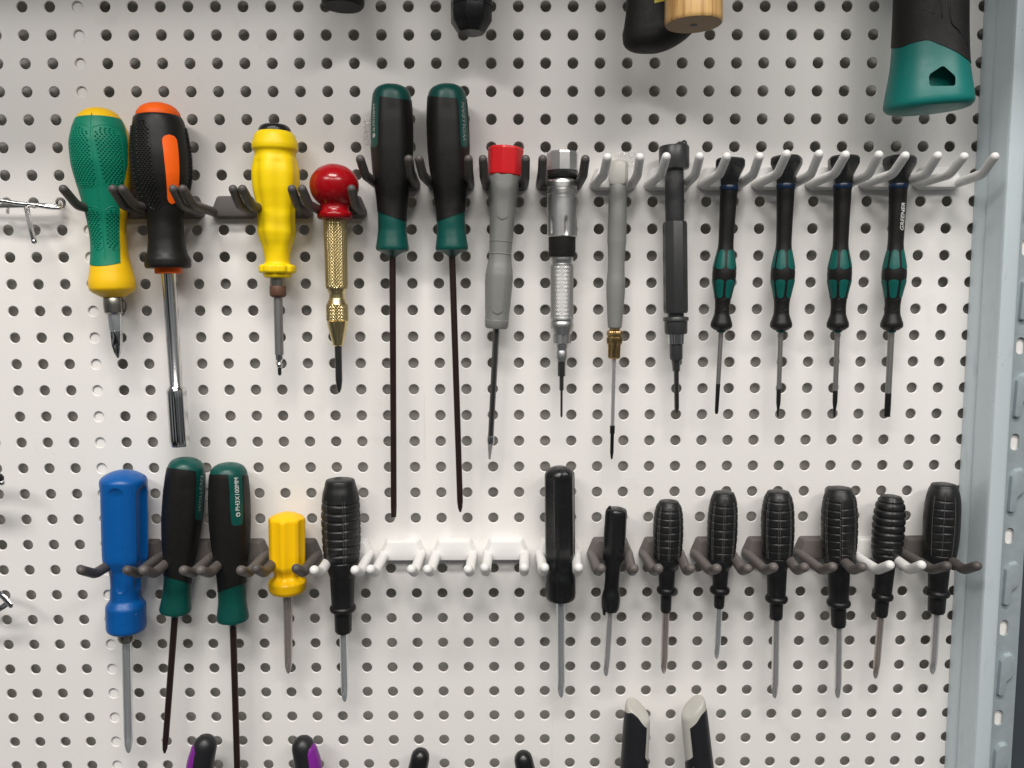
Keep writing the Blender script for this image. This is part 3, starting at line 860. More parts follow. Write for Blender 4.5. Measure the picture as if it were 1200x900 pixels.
# grey screwdriver with red cap
T = Tool('screwdriver', 'grey plastic screwdriver with red cap and slotted steel blade', 'screwdriver', (592.8, 173), (573.8, 538), 1.0)
body = [(200, 17.6), (206, 17.8), (230, 16.8), (250, 15.0), (266, 14.2), (284, 13.4), (298, 13.0), (306, 13.6), (316, 15.4), (324, 16.2), (340, 15.8), (358, 14.8), (372, 14.0), (374.5, 14.0)]
T.loft('handle', M['grey'], body, mul(poly(6, PI / 6, .22)), segs=60, smooth=True, step=2)
T.loft('cap', M['red_b'], [(173, 19), (173.8, 20.6), (176, 21.4), (201, 20.0), (205, 19.4), (206.5, 18)], poly(8, .15, .8), segs=64, sharp=20)
for y in (283, 297.6):
    T.loft('groove_ring', M['grey'], [(y - .9, T.rf(0, y - 1) + .1), (y, T.rf(0, y) + 1.1), (y + .9, T.rf(0, y + 1) + .1)], poly(6, PI / 6, .22), segs=60, caps=False)
def thumb(y0, y1, hw):
    def uv(u, v):
        y = y0 + (y1 - y0) * v
        e = min(v, 1 - v) * (y1 - y0)
        w = math.sqrt(max(0, 1 - max(0, 1 - e / 6.0) ** 2)) * .95 + .05
        return (-hw + 2 * hw * u) * w, y
    return uv
T.patch('thumb_flat', M['grey'], thumb(212, 257, .42), 10, 26, .95)
T.patch('thumb_flat', M['grey'], thumb(318, 368, .42), 10, 26, .95)
T.loft('end_band', M['grey'], [(374.5, 13.4), (375.5, 14.2), (382, 13.8), (385, 12)], None, segs=40)
T.loft('shaft', M['gun'], [(384, 3.9), (387, 3.9), (509, 3.3), (511, 3.3)], poly(6, .4), segs=30)
T.loft('blade_ring', M['chrome'], [(510.5, 3.9), (512, 4.3), (517, 4.3), (520, 3.6)], None, segs=24)
T.loft('blade', M['shaft'], [(519.5, 3.6), (527, 3.2), (538, 1.6)], flat_tip(519, 530, 1, .4, .7), segs=24, step=3)

# silver metal driver
T = Tool('screwdriver', 'silver metal precision driver with black band and knurled barrel', 'screwdriver', (659, 178), (658, 489), .95)
T.loft('cap', M['silver'], [(178, 15.5), (178.6, 17.6), (181, 18.7), (196, 18.7), (201, 18.5)], poly(10, .15, 1.0), segs=80, sharp=15)
T.loft('cap_skirt', M['gun'], [(200.5, 18.6), (206, 18.3), (208.5, 17)], None, segs=48)
T.loft('neck', M['tipblack'], [(208, 15.6), (212, 15.6)], None, segs=40)
T.loft('barrel', M['silver'], [(211.5, 16), (213.5, 17.3), (220, 17.4), (220.6, 16.8), (222.5, 16.8), (223, 17.5), (228, 17.5), (228.6, 16.9), (230.5, 16.9), (231.2, 17.6), (277, 17.5), (278, 16.5)], flutes(6, .10, .28, 256, 276.5, 5, 8), segs=96, step=2)
T.loft('black_band', M['rubber'], [(277.6, 16.2), (278.5, 15.9), (300, 15.6), (301, 15)], None, segs=48)
T.loft('ring_band', M['silver'], [(300.8, 13), (302, 13.2), (306, 13.2), (307, 12.6), (309, 12.6), (310, 13.4), (311.5, 13.4)], None, segs=40)
T.loft('knurled_barrel', M['silver'], [(311.3, 13.2), (312, 13.7), (371, 13.7), (372.5, 13.2)], knurl(30, .36, .075), segs=180, step=.6, sharp=20)
T.loft('collet', M['silver'], [(372.2, 14), (374, 14.2), (375, 13.6), (377, 13.6), (378, 14.2), (383, 14.1), (389, 12), (391.5, 11.2)], None, segs=40)
T.loft('collet_nut', M['silver'], [(391.3, 10.8), (402, 10.8), (403.5, 8)], flutes(6, .18, .2, p=3), segs=60, step=3)
T.loft('bit_sleeve', M['silver'], [(403.3, 7.4), (408, 7.4), (409, 6.8), (411, 6.8), (412, 7.3), (420, 7.2), (423.5, 6)], None, segs=32)
T.loft('bit', M['gun'], [(423, 4.8), (440.5, 4.7), (441.5, 2.7), (457, 2.6), (458, 1.5), (487, 1.4), (489, .8)], poly(6, .3, .8), segs=24)

# slim grey screwdriver with brass collar
T = Tool('screwdriver', 'slim grey screwdriver with pale grey cap and brass collar', 'screwdriver', (725, 189), (716.8, 538), .92)
T.loft('cap', M['grey_l'], [(188.8, 8), (189.4, 10.4), (191.5, 12), (194, 13.0), (212, 12.6), (216.5, 11)], poly(4, PI / 4 + .12, .38), segs=48)
T.loft('handle', M['grey'], [(216, 9.6), (217.5, 9.9), (239, 10.7), (283, 11.1), (287, 10.7), (305, 9.7), (318, 9.9), (333, 11.0), (345, 10.8), (358, 9.9), (378, 8.5), (383.5, 8.0), (385, 6.5)], None, segs=44, smooth=True, step=2.5)
T.loft('collar', M['brass_d'], [(384.5, 5.8), (386.5, 5.8), (388, 8.6), (389.5, 9.3), (392, 9.3), (393, 8.4), (395, 8.4), (396, 9.3), (401, 9.3), (403, 8.4), (404.5, 7.4), (419, 7.1), (420.5, 5.5)], knurl(24, .0, .06), segs=96)
T.loft('shaft', M['shaft'], [(420, 2.7), (499, 2.4)], None, segs=20)
T.loft('blade', M['tipblack'], [(498.5, 2.9), (507.5, 2.9), (508.8, 2.1), (530, 2.1), (538, 1.0)], flat_tip(512, 534, 1, .4), segs=20)

# black bit driver
T = Tool('screwdriver', 'black metal bit driver with round head and hexagonal grip', 'screwdriver', (789.8, 170), (793.2, 484), .95)
T.loft('head', M['black_sat'], [(170.8, 14), (171.3, 16.6), (173, 17.6), (196, 17.6), (198.5, 16.5)], None, segs=48)
T.loft('neck', M['black_sat'], [(198, 11), (200, 11.1), (256, 11.1), (259.5, 10.5)], None, segs=40)
T.loft('grip', M['charcoal'], [(258.5, 10.5), (260, 13), (263, 14.2), (364, 14.2), (367, 13.2)], poly(8, .1, .85), segs=64)
T.loft('collet_base', M['black_sat'], [(366.5, 9.5), (371, 9.5), (371.6, 14.2), (372.6, 14.8), (375.6, 14.8), (376.6, 13.4), (389.5, 13.2), (391.5, 12)], None, segs=48)
T.loft('collet', M['chrome'], [(391.3, 9.6), (403, 9.2)], flutes(8, .14, .1, p=3), segs=64)
T.loft('bit_sleeve', M['black_sat'], [(402.5, 7.6), (420, 7.4), (422.5, 6)], None, segs=32)
T.loft('bit', M['gun'], [(422, 4.8), (434, 4.7), (436, 3.1), (478, 2.9), (484, 1.2)], poly(6, .3, .7), segs=24)
p, k = T.P(170)
tube('head_screw', M['black_sat'], [T.pt(D(75), 171, 12), T.pt(D(75), 169.2, 12)], 3.6 * k, T.root, 12)

# small precision screwdrivers
def precision(label, top, tip, shw, blade, dark_from, txt=None, rot=0.0, kk=1.0):
    T = Tool('precision_screwdriver', label, 'screwdriver', top, tip, .95, group='small black and teal precision screwdrivers')
    o = top[1] - 184
    q = lambda y: o * max(0, (300 - y) / 116) + y if y < 300 else y
    T.loft('head', M['black_gloss'], [(q(183.8), 14), (q(184.6), 16.4), (q(187), 18.6), (q(193), 18.8), (q(196), 17.5), (q(207), 12.0), (q(217), 10.6)], poly(6, rot, .75), segs=48)
    T.loft('blue_ring', M['bluering'], [(q(216.5), 10.5), (q(217.5), 10.9), (q(221), 10.8), (q(222.3), 10.4)], None, segs=36)
    prof = [(q(222), 10.0), (q(226), 10.0), (243, 9.6), (268, 9.0), (284, 8.8), (292, 9.3), (303, 11.4), (313, 13.2), (321, 13.9), (329, 13.4), (339, 11.4), (350, 9.4), (360, 8.6), (367, 8.8), (374, 10.8), (380, 12.6), (383, 12.4), (385.5, 9.5), (387, 7.5)]
    T.loft('handle', M['rubber_soft'], prof, mul(poly(6, rot + .3, .10)), segs=48, smooth=True, step=1.6, keep=True)
    T.rf0 = T.rf
    for t0 in (-84, -24, 36, 96):
        for ya, yb, wa, wb in ((292.5, 315.5, .36, .44), (327.5, 349.5, .44, .35)):
            def uv(u, v, t0=t0, ya=ya, yb=yb, wa=wa, wb=wb):
                y = ya + (yb - ya) * v
                w = (wa + (wb - wa) * v)
                e = min(v, 1 - v) * (yb - ya)
                w *= math.sqrt(max(0, 1 - max(0, 1 - e / 4.0) ** 2)) * .7 + .3
                return D(t0) + rot + w * (2 * u - 1), y
            T.patch('inlay', M['teal_m'], uv, 8, 16, .45, skirt=.5)
    # moulded ridges near the neck
    for j in range(3):
        tube('grip_ridge', M['rubber_soft'], [T.pt(D(-30 + a * 60) + rot, 354 + 6.5 * j + a * 5 * (1 if j % 2 else -1), T.rf(0, 354 + 6.5 * j) + .05) for a in np.linspace(0, 1, 7)], .55 * T.P(360)[1], T.root, 6)
    T.loft('collar', M['teal_m'], [(386.5, 5.6), (388.5, 5.2), (389.5, 4.2)], None, segs=28)
    T.loft('shaft', M['shaft_matt'], [(388.5, shw), (dark_from, shw * .95)], None, segs=24)
    ty = tip[1]
    if blade == 'round':
        T.loft('tip', M['tipblack'], [(dark_from - .2, shw * .96), (ty - 3, shw * .78), (ty, shw * .5)], None, segs=20)
    elif blade == 'flat':
        T.loft('tip', M['tipblack'], [(dark_from - .2, shw * .98), (ty - 14, shw * .98), (ty, shw * .9)], flat_tip(dark_from + 6, ty - 2, 1, .3), segs=24, step=3)
    else:
        T.loft('tip', M['tipblack'], [(dark_from - .2, shw * .96), (ty - 17, shw * .90), (ty - 8, shw * .55), (ty, shw * .40)], phillips(ty - 14, ty, .5), segs=24, step=3)
    if txt:
        T.text('lettering', M['print'], txt[0], D(txt[1]), txt[2], txt[3], off=.35, shear=.3, spacing=1.0, stretch=1.15, bold=.01)
    return T
precision('leftmost of the four small black and teal precision screwdrivers', (856.2, 186), (839.6, 485), 2.7, 'round', 450)
precision('second from left of the four small black and teal precision screwdrivers', (922, 183), (911.6, 488.5), 2.8, 'cross', 456, rot=.24)
precision('third from left of the four small black and teal precision screwdrivers', (988.8, 183), (977.8, 488.5), 3.0, 'cross', 458, rot=-.20)
precision('small precision screwdriver with white GREENER lettering on its handle', (1054.6, 183), (1039.6, 488.5), 3.6, 'flat', 461, ('GREENER', 42, 271, 6.8), rot=.42)

# ------------------------------------------------------------------ lower row
# blue screwdriver
T = Tool('screwdriver', 'blue fluted plastic screwdriver with thick Phillips shaft', 'screwdriver', (144.5, 551), (151, 882), 1.08)
fl = scoops(5, .15, D(21), D(-21), 567, 690, 9)
body = [(550.5, 0), (551, 6), (552.5, 12), (555.5, 18.5), (559, 23.5), (561.5, 25.4), (564, 26), (600, 25.9), (646, 25.5), (653, 25), (660, 22), (668, 18.2), (674, 17.2), (690, 16.8), (699, 17.0), (701, 17.3), (703, 18.4), (708, 21.5), (709.5, 22), (712, 22.1), (733.5, 21.9), (736, 21.4), (738, 20.0), (739.3, 18), (740, 12)]
T.loft('handle', M['blue'], body, fl, segs=140, smooth=True, step=1.3, sharp=14)
T.loft('ferrule', M['nickel'], [(739, 10), (741, 10.2), (748, 10), (751, 8.5), (752, 6.4)], poly(6, .2, .35), segs=36)
shaft_ph(T, M['shaft_blue'], 751, 882, 5.7, 5.3, 17)
tube('moulding_seam', M['blue'], [T.pt(D(18), y, T.rf(D(18), y) + .05) for y in np.linspace(566, 735, 60)], .38 * T.P(640)[1], T.root, 5, round_end=False)
for t, y, s_ in [(D(-8), 731, 1.6), (D(28), 722, 1.4), (D(0), 672, 1.2), (D(-26), 612, 1.1), (D(-20), 616, 1.0), (D(-25), 622, 1.1), (D(-18), 627, 1.0), (D(-24), 633, 1.2)]:
    T.bumps('mould_mark', M['blue'], [(t, y)], s_, .9)

# short yellow screwdriver
T = Tool('screwdriver', 'short amber yellow fluted screwdriver in the lower row', 'screwdriver', (336, 600), (338.2, 789), 1.0)
body = [(600, 0), (600.6, 6), (602.5, 12), (605, 17.5), (607, 20.4), (609.5, 21.2), (640, 21), (660, 20.6), (664, 19.2), (670, 15.8), (673, 15), (676, 16.4), (679.5, 20.6), (681, 21.6), (684, 21.8), (689, 21.5), (691, 20.6), (693.5, 18.6), (694.3, 16), (695, 9)]
T.loft('handle', M['yellow_b'], body, scoops(8, .075, D(15), .15, 604, 681, 6), segs=128, smooth=True, step=1.2, sharp=14)
shaft_ph(T, M['shaft_rust'], 694, 789, 5.4, 4.7, 14)

# long fluted black screwdriver
T = Tool('screwdriver', 'long glossy black fluted screwdriver with blue steel shaft', 'screwdriver', (655.8, 546), (657.8, 817), 1.0)
body = [(546, 0), (546.4, 6), (548, 11), (551, 15), (555, 17.4), (558, 17.9), (600, 17.9), (650, 17.7), (655, 17.2), (662, 15.8), (667, 15.5), (671, 16), (677, 17.3), (681, 17.6), (698, 17.4), (701.5, 16), (704.5, 10)]
T.loft('handle', M['black_gloss'], body, scoops(6, .11, D(22), .32, 550, 666, 12), segs=132, smooth=True, step=1.3, sharp=14)
T.loft('guard_facet', M['black_gloss'], [(674, 15.8), (682, 18.0), (697, 17.8), (701, 16)], poly(6, .2, .7), segs=60)
shaft_ph(T, M['shaft_blue'], 704, 817, 5.0, 4.9, 15)

# small plain black screwdriver
T = Tool('screwdriver', 'small plain black screwdriver, tilted, with ragged moulded edges', 'screwdriver', (722.4, 596), (710.3, 792), .95)
body = [(595, 8), (596, 11), (598.5, 12.8), (602, 13.2), (635, 13.4), (652, 12.9), (660, 11.2), (668, 9.2), (680, 8.8), (690, 9.2), (696, 10.6), (702, 11.4), (712, 10.6), (715.5, 9)]
T.loft('handle', M['black_gloss'], body, mul(poly(6, .2, .35)), segs=54, smooth=True, step=1.6)
tube('mould_flash', M['black_gloss'], [T.pt(D(-70), 600, 11), T.pt(D(-70), 596.5, 10), T.pt(D(-60), 593.5, 9)], 1.6 * T.P(600)[1], T.root, 8)
tube('mould_flash', M['black_gloss'], [T.pt(D(-50), 708, 9), T.pt(D(-50), 714, 9.4), T.pt(D(-50), 718, 8.6)], 1.8 * T.P(710)[1], T.root, 8)
shaft_ph(T, M['shaft'], 715, 792, 4.0, 4.1, 11)

# ribbed black screwdrivers
def ribbed(label, top, tip, prof, ybot, rib0, rib1, nrib, cols, shw, sm, ring_y, ring_r, split=False, one_side=None, tipl=11, h=.98, nose=7.0, dep=.046, gw=.60):
    """prof: handle outline down to the neck; ring: small collar; then the nose to ybot"""
    T = Tool('screwdriver', label, 'screwdriver', top, tip, h, group='black ribbed screwdrivers')
    st = (rib1 - rib0) / nrib
    def f(th, y):
        w = 1.0 if rib0 - st * .1 <= y <= rib1 + st * .1 else 0.0
        yy = y + (st * .28 if split else 0) * (np.sin(th - .08) > 0) + .25 * np.sin(3 * th + y * .05)
        ph = np.mod((yy - rib0) / st + .5, 1) - .5
        g = np.exp(-(ph * st / gw) ** 2)
        if one_side is not None:
            g = g * (np.abs(np.angle(np.exp(1j * (th - one_side)))) < .62)
        r = 1 - w * dep * g
        v = np.exp(-((np.mod(th / (2 * PI) * cols + .35, 1) - .5) * 2 * PI / cols / .06) ** 2)
        wv = min(1, max(0, (y - rib0 + 10) / 6)) * min(1, max(0, (rib1 + 4 - y) / 6))
        r = r - .03 * v * wv
        r = r + .006 * np.sin(5 * th + y * .13)
        if split: r = r + .03 * wv * (np.sin(th - .08) > 0) * (np.cos(th) > 0)
        return r
    T.loft('handle', M['black_rib'], prof, f, segs=120, smooth=True, step=.8, sharp=60)
    # scuffed pale edges of the moulded blocks
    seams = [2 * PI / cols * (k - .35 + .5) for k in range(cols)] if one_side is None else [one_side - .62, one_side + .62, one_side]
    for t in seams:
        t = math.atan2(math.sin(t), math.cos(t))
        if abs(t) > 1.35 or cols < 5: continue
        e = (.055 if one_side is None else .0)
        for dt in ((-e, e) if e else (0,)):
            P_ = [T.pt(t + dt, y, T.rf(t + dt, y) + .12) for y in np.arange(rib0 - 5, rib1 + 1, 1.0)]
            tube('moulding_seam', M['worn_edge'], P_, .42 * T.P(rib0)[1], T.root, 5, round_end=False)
    yn = prof[-1][0]; rn = prof[-1][1]
    T.loft('neck', M['black_rib'], [(yn - .6, rn * 1.02), (ring_y - 3.5, rn * .93), (ring_y - 1, nose * 1.1), (ring_y + 4, nose * 1.04), (ybot - 2.5, nose), (ybot, nose * .86)], None, segs=40, step=4)
    T.loft('neck_ring', M['black_rib'], [(ring_y - 4.6, ring_r * .62), (ring_y - 3.0, ring_r * .92), (ring_y, ring_r), (ring_y + 3.0, ring_r * .92), (ring_y + 4.6, ring_r * .62)], None, segs=40, smooth=True, step=.8)
    shaft_ph(T, sm, ybot - 1, tip[1], shw, shw, tipl)
    return T
def rp(y0, y1, w, neck, top=.58):
    """grenade shaped outline from y0 to y1 with largest half width w"""
    L = y1 - y0
    return [(y0, w * top * .7), (y0 + .01 * L, w * top), (y0 + .035 * L, w * (top + .06)), (y0 + .07 * L, w * .80), (y0 + .14 * L, w * .90), (y0 + .28 * L, w * .98), (y0 + .45 * L, w), (y0 + .65 * L, w * .97), (y0 + .80 * L, w * .90), (y0 + .90 * L, w * .78), (y0 + .96 * L, neck * 1.12), (y1, neck)]
ribbed('black ribbed screwdriver between the short yellow one and the empty white hooks', (398.6, 561), (404.2, 822), rp(561, 676, 22.8, 14.0, .70), 741, 588, 656, 7, 6, 4.6, M['shaft_blue'], 712.5, 15.4, tipl=13, nose=9.8, dep=.075, gw=1.1)
ribbed('ribbed black screwdriver with tapered top right of the small plain one', (784, 586.5), (778, 789), rp(586.5, 668, 17.6, 9.6, .62), 717, 597, 653, 7, 8, 4.2, M['shaft_rust'], 691.5, 11.4, nose=6.2)
ribbed('second ribbed black screwdriver right of the plain one, with the shortest shaft', (848.3, 576), (840, 772), rp(576, 670, 17.4, 9.0, .66), 712, 591, 654, 7, 8, 3.8, M['shaft_blue'], 691.5, 11.6, nose=6.0)
ribbed('ribbed black screwdriver with long shaft left of the split-handled one', (912, 575), (908, 818), rp(575, 668, 19.0, 11.2, .64), 725, 586, 652, 7, 8, 4.3, M['shaft'], 701.5, 13.0, nose=7.4)
ribbed('ribbed black screwdriver whose handle halves are visibly split and offset', (983.6, 571), (982, 818), rp(571, 670, 20.2, 12.2, .66), 734, 586, 656, 8, 7, 4.2, M['shaft'], 706.5, 13.6, split=True, nose=8.4)
ribbed('black screwdriver with wide rounded ribs on the white hook near the upright', (1044.4, 580.5), (1026, 795), rp(580.5, 664, 18.0, 10.6, .62), 722, 588, 656, 8, 4, 3.9, M['shaft_rust'], 698.5, 12, nose=7.4, dep=.085, gw=1.2)
ribbed('ribbed black screwdriver nearest the upright, partly smooth handle', (1106.4, 566.5), (1092.8, 790), rp(566.5, 668, 20.0, 11.4, .66), 718, 584, 648, 7, 8, 4.3, M['shaft'], 694.5, 13.8, one_side=.12, nose=9.4)

# ------------------------------------------------------------------ tools cut by the upper edge
T = Tool('tool_handle', 'round black tool handle end, leftmost at the upper edge', 'handle', (402, -60), (402, 12), 1.9)
T.loft('grip', M['rubber'], [(-90, 20), (-20, 24), (2, 25), (6, 24.2), (8.5, 22)], None, segs=48)
T = Tool('tool_handle', 'black octagonal tool handle end above the teal screwdrivers', 'handle', (552.5, -60), (552.2, 43), 1.75)
T.loft('grip', M['black_gloss'], [(-90, 24), (5, 24.6), (8, 24.6)], poly(8, .2, .8), segs=64)
T.loft('end_cap', M['black_gloss'], [(8.4, 24.0), (9, 24.8), (26, 24.4), (37, 17.5), (39, 15)], poly(8, .2, .8), segs=64)
p = T.pt(D(6), 2.5, 24.7)
box('slot_mark', M['print'], p[0] - .0006, p[0] + .0006, p[1] - .0004, p[1] + .001, p[2] - .0018, p[2] + .0012, T.root)

# rubber hammer grip with a slanted foot
T = Tool('hammer', 'black rubber-gripped hammer handle with slanted end behind the wooden one', 'hammer', (764, -70), (768, 62), 2.2)
grip = [(-110, 30), (0, 31.5), (25, 35), (40, 37.5), (48, 37), (54, 33), (58, 26), (60.5, 14)]
def slant(th, y):
    a = np.where(np.sin(th) > 0, 1.0 + .20 * min(1, max(0, (y - 5) / 30)) * np.sin(th), 1.0)
    cutb = min(1, max(0, (y - 41) / 18))
    return oval(1.0, .62)(th, y) * a * (1 - .45 * cutb * np.clip(np.sin(th), 0, 1))
T.loft('grip', M['rubber'], grip, slant, segs=64, smooth=True, step=2.5)
T.patch('sticker', M['label_y'], lambda u, v: (D(2 + 30 * u), -16 + 18.5 * v + 1.2 * (1 - u)), 10, 10, .4)

# wooden hammer handle
T = Tool('hammer', 'pale wooden hammer handle end with a small hole', 'hammer', (812.8, -70), (812.8, 29), 4.0)
T.loft('handle', M['wood'], [(-120, 31.5), (10, 33.4), (24, 33.6), (27.5, 33.2), (29, 32.2)], oval(1.0, .97), segs=56, caps=False)
T.loft('end_grain', M['wood_end'], [(28.6, 32.4), (29.3, 31.6)], oval(1.0, .97), segs=56)
p, k = T.P(29.45)
tube('hole', M['tipblack'], [p + np.array([0, 0, .0004]), p + np.array([0, 0, -.00012])], 4.6 * k, T.root, 16, round_end=False)

# teal footed hammer grip
T = Tool('hammer', 'black hammer grip with flared teal end and lanyard hole', 'hammer', (1092, -70), (1087.5, 131), 2.3)
body = [(-110, 39), (0, 39.8), (40, 40.5), (70, 41.8), (95, 45), (115, 48), (121, 48.6), (125, 47.8), (128, 45), (129.2, 42)]
ov = oval(1.0, .66)
foot = T.loft('foot', M['teal_b'], body, ov, segs=72, smooth=True, step=2.5)
yb_ = pchip([-90, -62, -35, -8, 20, 52, 75, 95], [50, 50, 46, 45, 52, 64, 76, 82])
def uvb(u, v):
    t = D(-93 + 186 * u)
    return t, -108 + v * (float(yb_(math.degrees(t))) + 108)
T.patch('grip', M['rubber'], uvb, 60, 70, .7)
for pth in ([(-14, 4), (10, 4), (22, 12), (25, 30)], [(-14, 17), (8, 24)], [(38, -4), (42, 34), (56, 46), (76, 62)]):
    P = [T.pt(D(t), y, T.rf(D(t), y) + .75) for t, y in pth]
    tube('grip_groove', M['tipblack'], catmull(P, 5), .8 * T.P(20)[1], T.root, 6)
# lanyard hole: a real five sided opening through the foot
pent = [(1088.6, 90), (1090, 86.5), (1102.5, 78.2), (1105, 77.4), (1107.5, 78.4), (1118.4, 88), (1119.8, 91), (1119.6, 98.5), (1117.5, 100.6), (1091.5, 100.8), (1089, 98.8)]
Vc = [Wp(x, y, 5.0)[0] for x, y in pent] + [Wp(x, y, 2.72)[0] for x, y in pent]
n = len(pent)
Fc = [(i, (i + 1) % n, n + (i + 1) % n, n + i) for i in range(n)] + [tuple(range(n)), tuple(range(2 * n - 1, n - 1, -1))]
cut(foot, [(Vc, Fc)])

# ------------------------------------------------------------------ pliers at the lower edge
def grip_tube(name, m, pts, hw, root, h, flat=(1, .8), segs=20):
    path = [Wp(x, y, h)[0] for x, y in pts]
    k = Wp(pts[0][0], pts[0][1], h)[1]
    path = catmull(path, 6)
    w = np.interp(np.linspace(0, 1, len(path)), np.linspace(0, 1, len(hw)), hw)
    return tube(name, m, path, [a * k for a in w], root, segs, round_end=False, round_start=True, flat=flat)
def pliers(label, m1, m2, lh, rh, hw, h=1.25, accent=None):
    pv = ((lh[0] + rh[0]) / 2, lh[1] + 330)
    root = empty('pliers', Wp(pv[0], pv[1] + 90, h)[0]); tag(root, label, 'pliers')
    for s, (x, y) in ((-1, lh), (1, rh)):
        pts = [(x, y + hw * .8), (x + s * 5, y + 40), (x + s * 8, y + 110), (x - s * 2, y + 190), (pv[0] + s * 24, y + 250)]
        g = grip_tube('handle', m1, pts, [hw * .95, hw * 1.02, hw * 1.05, hw * .95, hw * .8], root, h, flat=(1, 1))
        if accent == 'outer':
            grip_tube('grip_side', m2, [(a + s * hw * .36, b + (4 if i == 0 else 0)) for i, (a, b) in enumerate(pts)], [hw * .78, hw * .86, hw * .9, hw * .8, hw * .62], root, h + .03, flat=(1, 1.02))
        grip_tube('arm', M['shaft'], [(pv[0] + s * 26, y + 240), (pv[0] + s * 12, y + 300), (pv[0] - s * 8, y + 350), (pv[0] - s * 5, y + 420)], [8, 11, 12, 4], root, h)
    c, k = Wp(pv[0], pv[1], h)
    tube('pivot', M['gun'], [c + np.array([0, .35 * U, 0]), c + np.array([0, -.6 * U, 0])], 13 * k, root, 20, round_end=False)
pliers('pliers with purple and black handles at the lower edge', M['navyblack'], M['purple'], (240.5, 862.5), (355.5, 864), 14, accent='outer')
pliers('pliers with plain black handles at the lower edge', M['black_gloss'], M['black_gloss'], (492.5, 878), (613.5, 881), 11.5)

def T_r(y, prof): return np.interp(y, [a for a, b in prof], [b for a, b in prof])
def grey_pliers():
    h = 1.3
    root = empty('pliers', Wp(781, 1200, h)[0]); tag(root, 'pliers with navy black handles and pale grey ends at the lower edge', 'pliers')
    for s, top, bot in ((-1, (748, 821), (738, 985)), (1, (811, 817), (829, 985))):
        T = Tool('handle_temp', '', '', top, bot, h)
        bpy.data.objects.remove(T.root); T.root = root
        w = 15.5
        ends = [(top[1] + 9, 0), (top[1] + 9.1, 9), (top[1] + 9.6, 12.4), (top[1] + 11, 13.8), (top[1] + 15, 14.8), (top[1] + 30, 15.4), (top[1] + 60, 15.6), (top[1] + 110, 16.5), (bot[1], 15)]
        cuts = lambda th, y, s=s: 1 - .0 * th
        T.loft('handle', M['putty'], ends, oval(1, .85), segs=48, smooth=True, step=1.6, ysh=lambda th, y, s=s: (-s * 8.5 * np.sin(th) + 5 * np.cos(th)) * max(0, 1 - (y - top[1] - 9) / 60) * min(1, float(T_r(y, ends)) / 13))
        yb = pchip([-100, -45, 0, 45, 100], [12, 15, 20, 30, 33] if s < 0 else [40, 38, 32, 20, 12])
        def uv(u, v, s=s, yb=yb, top=top):
            if s < 0: a, b = -120, 52
            else: a, b = -26, 120
            if v > .30:
                k = min(1, (v - .30) / .03)
                if s < 0: b = 52 + 68 * k
                else: a = -26 - 94 * k
            t = a + (b - a) * u
            y0 = top[1] + float(yb(t))
            return D(t), y0 + v * (top[1] + 150 - y0)
        T.patch('grip', M['navyblack'], uv, 50, 90, .55)
        # pale line that crosses the grip lower down
        tube('grip_line', M['putty'], catmull([T.pt(D(t * -s), top[1] + y, T.rf(0, top[1] + y) * (1 if abs(t) > 60 else .93) + .6) for t, y in ((88, 66), (55, 70), (25, 78), (0, 92))], 5), 1.6 * T.P(890)[1], root, 8)
    grip_tube('arm', M['shaft'], [(742, 980), (760, 1060), (786, 1120), (784, 1195)], [11, 12, 13, 4], root, h)
    grip_tube('arm', M['shaft'], [(826, 980), (802, 1060), (776, 1120), (779, 1195)], [11, 12, 13, 4], root, h)
    c, k = Wp(781, 1095, h)
    tube('pivot', M['gun'], [c + np.array([0, .35 * U, 0]), c + np.array([0, -.6 * U, 0])], 13 * k, root, 20, round_end=False)
grey_pliers()

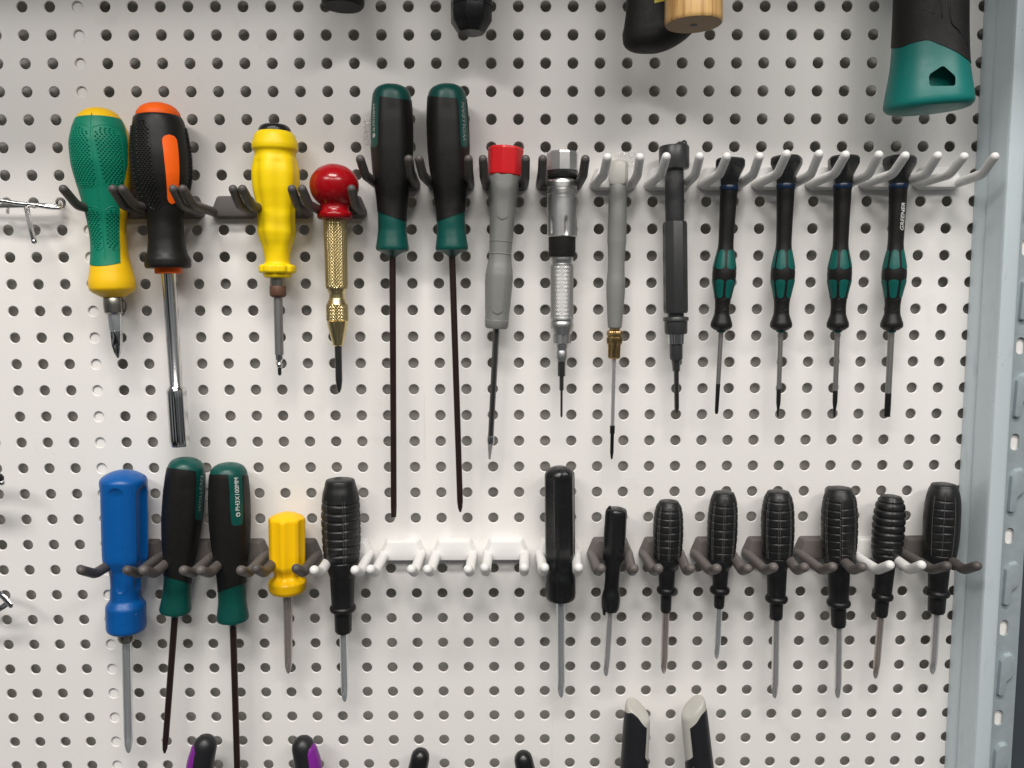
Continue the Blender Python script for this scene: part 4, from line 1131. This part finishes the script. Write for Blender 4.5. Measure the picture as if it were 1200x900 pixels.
# ------------------------------------------------------------------ chrome bits at the left edge
def left_bits():
    root = empty('wire_hook', Wp(20, 245, 0)[0]); tag(root, 'chrome wire hook with a flat loop at the left edge', 'hook')
    k = Wp(40, 240, .6)[1]
    A = lambda x, y, h: Wp(x, y, h)[0]
    tube('wire', M['chrome'], catmull([A(70, 236, -.15), A(71, 237.5, .2), A(69, 242, .45), A(52, 240.5, .6), A(25, 241, .6), A(-40, 242, .6)], 6), 2.6 * k, root, 10)
    tube('wire', M['chrome'], catmull([A(-40, 231, .9), A(0, 235, .9), A(20, 238, .9), A(40, 240, .85), A(58, 243, .75), A(70, 243.5, .6)], 6), 2.4 * k, root, 10)
    tube('wire_prong', M['chrome'], catmull([A(31, 243, .6), A(33, 252, 1.2), A(36, 268, 1.9), A(40, 283, 2.4)], 6), 3.0 * k, root, 10)
    tube('wire_foot', M['chrome'], [A(9, 243, .6), A(9, 249, .3)], 2.0 * k, root, 8)
    root = empty('spring_clip', Wp(0, 700, 0)[0]); tag(root, 'bent chrome clip cut by the left edge beside the blue screwdriver', 'clip')
    tube('jaw', M['chrome'], catmull([A(-30, 688, 1.0), A(-8, 692, 1.2), A(2, 698, 1.4), A(12, 709, 1.5)], 6), 4.0 * k, root, 10, flat=(1, .5))
    tube('jaw', M['chrome'], catmull([A(-30, 720, 1.0), A(-10, 718, 1.1), A(0, 713, 1.2), A(9, 707, 1.2)], 6), 3.4 * k, root, 10, flat=(1, .5))
    root = empty('chrome_rod', Wp(-20, 567, 0)[0]); tag(root, 'tip of a chrome rod cut by the left edge', 'rod')
    tube('rod', M['chrome'], [A(-60, 560, 1.5), A(2, 565.5, 1.5)], 3.6 * k, root, 12)
    tube('sleeve', M['tipblack'], [A(-60, 556, 1.5), A(-3, 561, 1.5)], 7 * k, root, 12)
left_bits()

def tape(label, cx, cy, w, hh, h0, seed):
    r = random.Random(seed)
    V = []; F = []; nx, ny = 14, 16
    for j in range(ny):
        for i in range(nx):
            x = cx + (i / (nx - 1) - .5) * w * (1 - .25 * abs(j / (ny - 1) - .5)) + r.uniform(-.6, .6)
            y = cy + (j / (ny - 1) - .5) * hh + r.uniform(-.6, .6)
            V.append(Wp(x, y, h0 + r.uniform(0, .07))[0])
    F = grid_faces(ny, nx, closed=False)
    c = Wp(cx, cy, h0)[0]
    o = mesh_obj('tape_scrap', V, F, M['film'], None, smooth=False, loc=tuple(c))
    tag(o, label, 'tape')
tape('crumpled clear tape behind the pale cap of the slim grey screwdriver', 735, 186, 26, 18, .05, 3)
tape('crumpled clear tape left of the upper teal-and-black screwdriver', 431, 154, 12, 30, .03, 5)
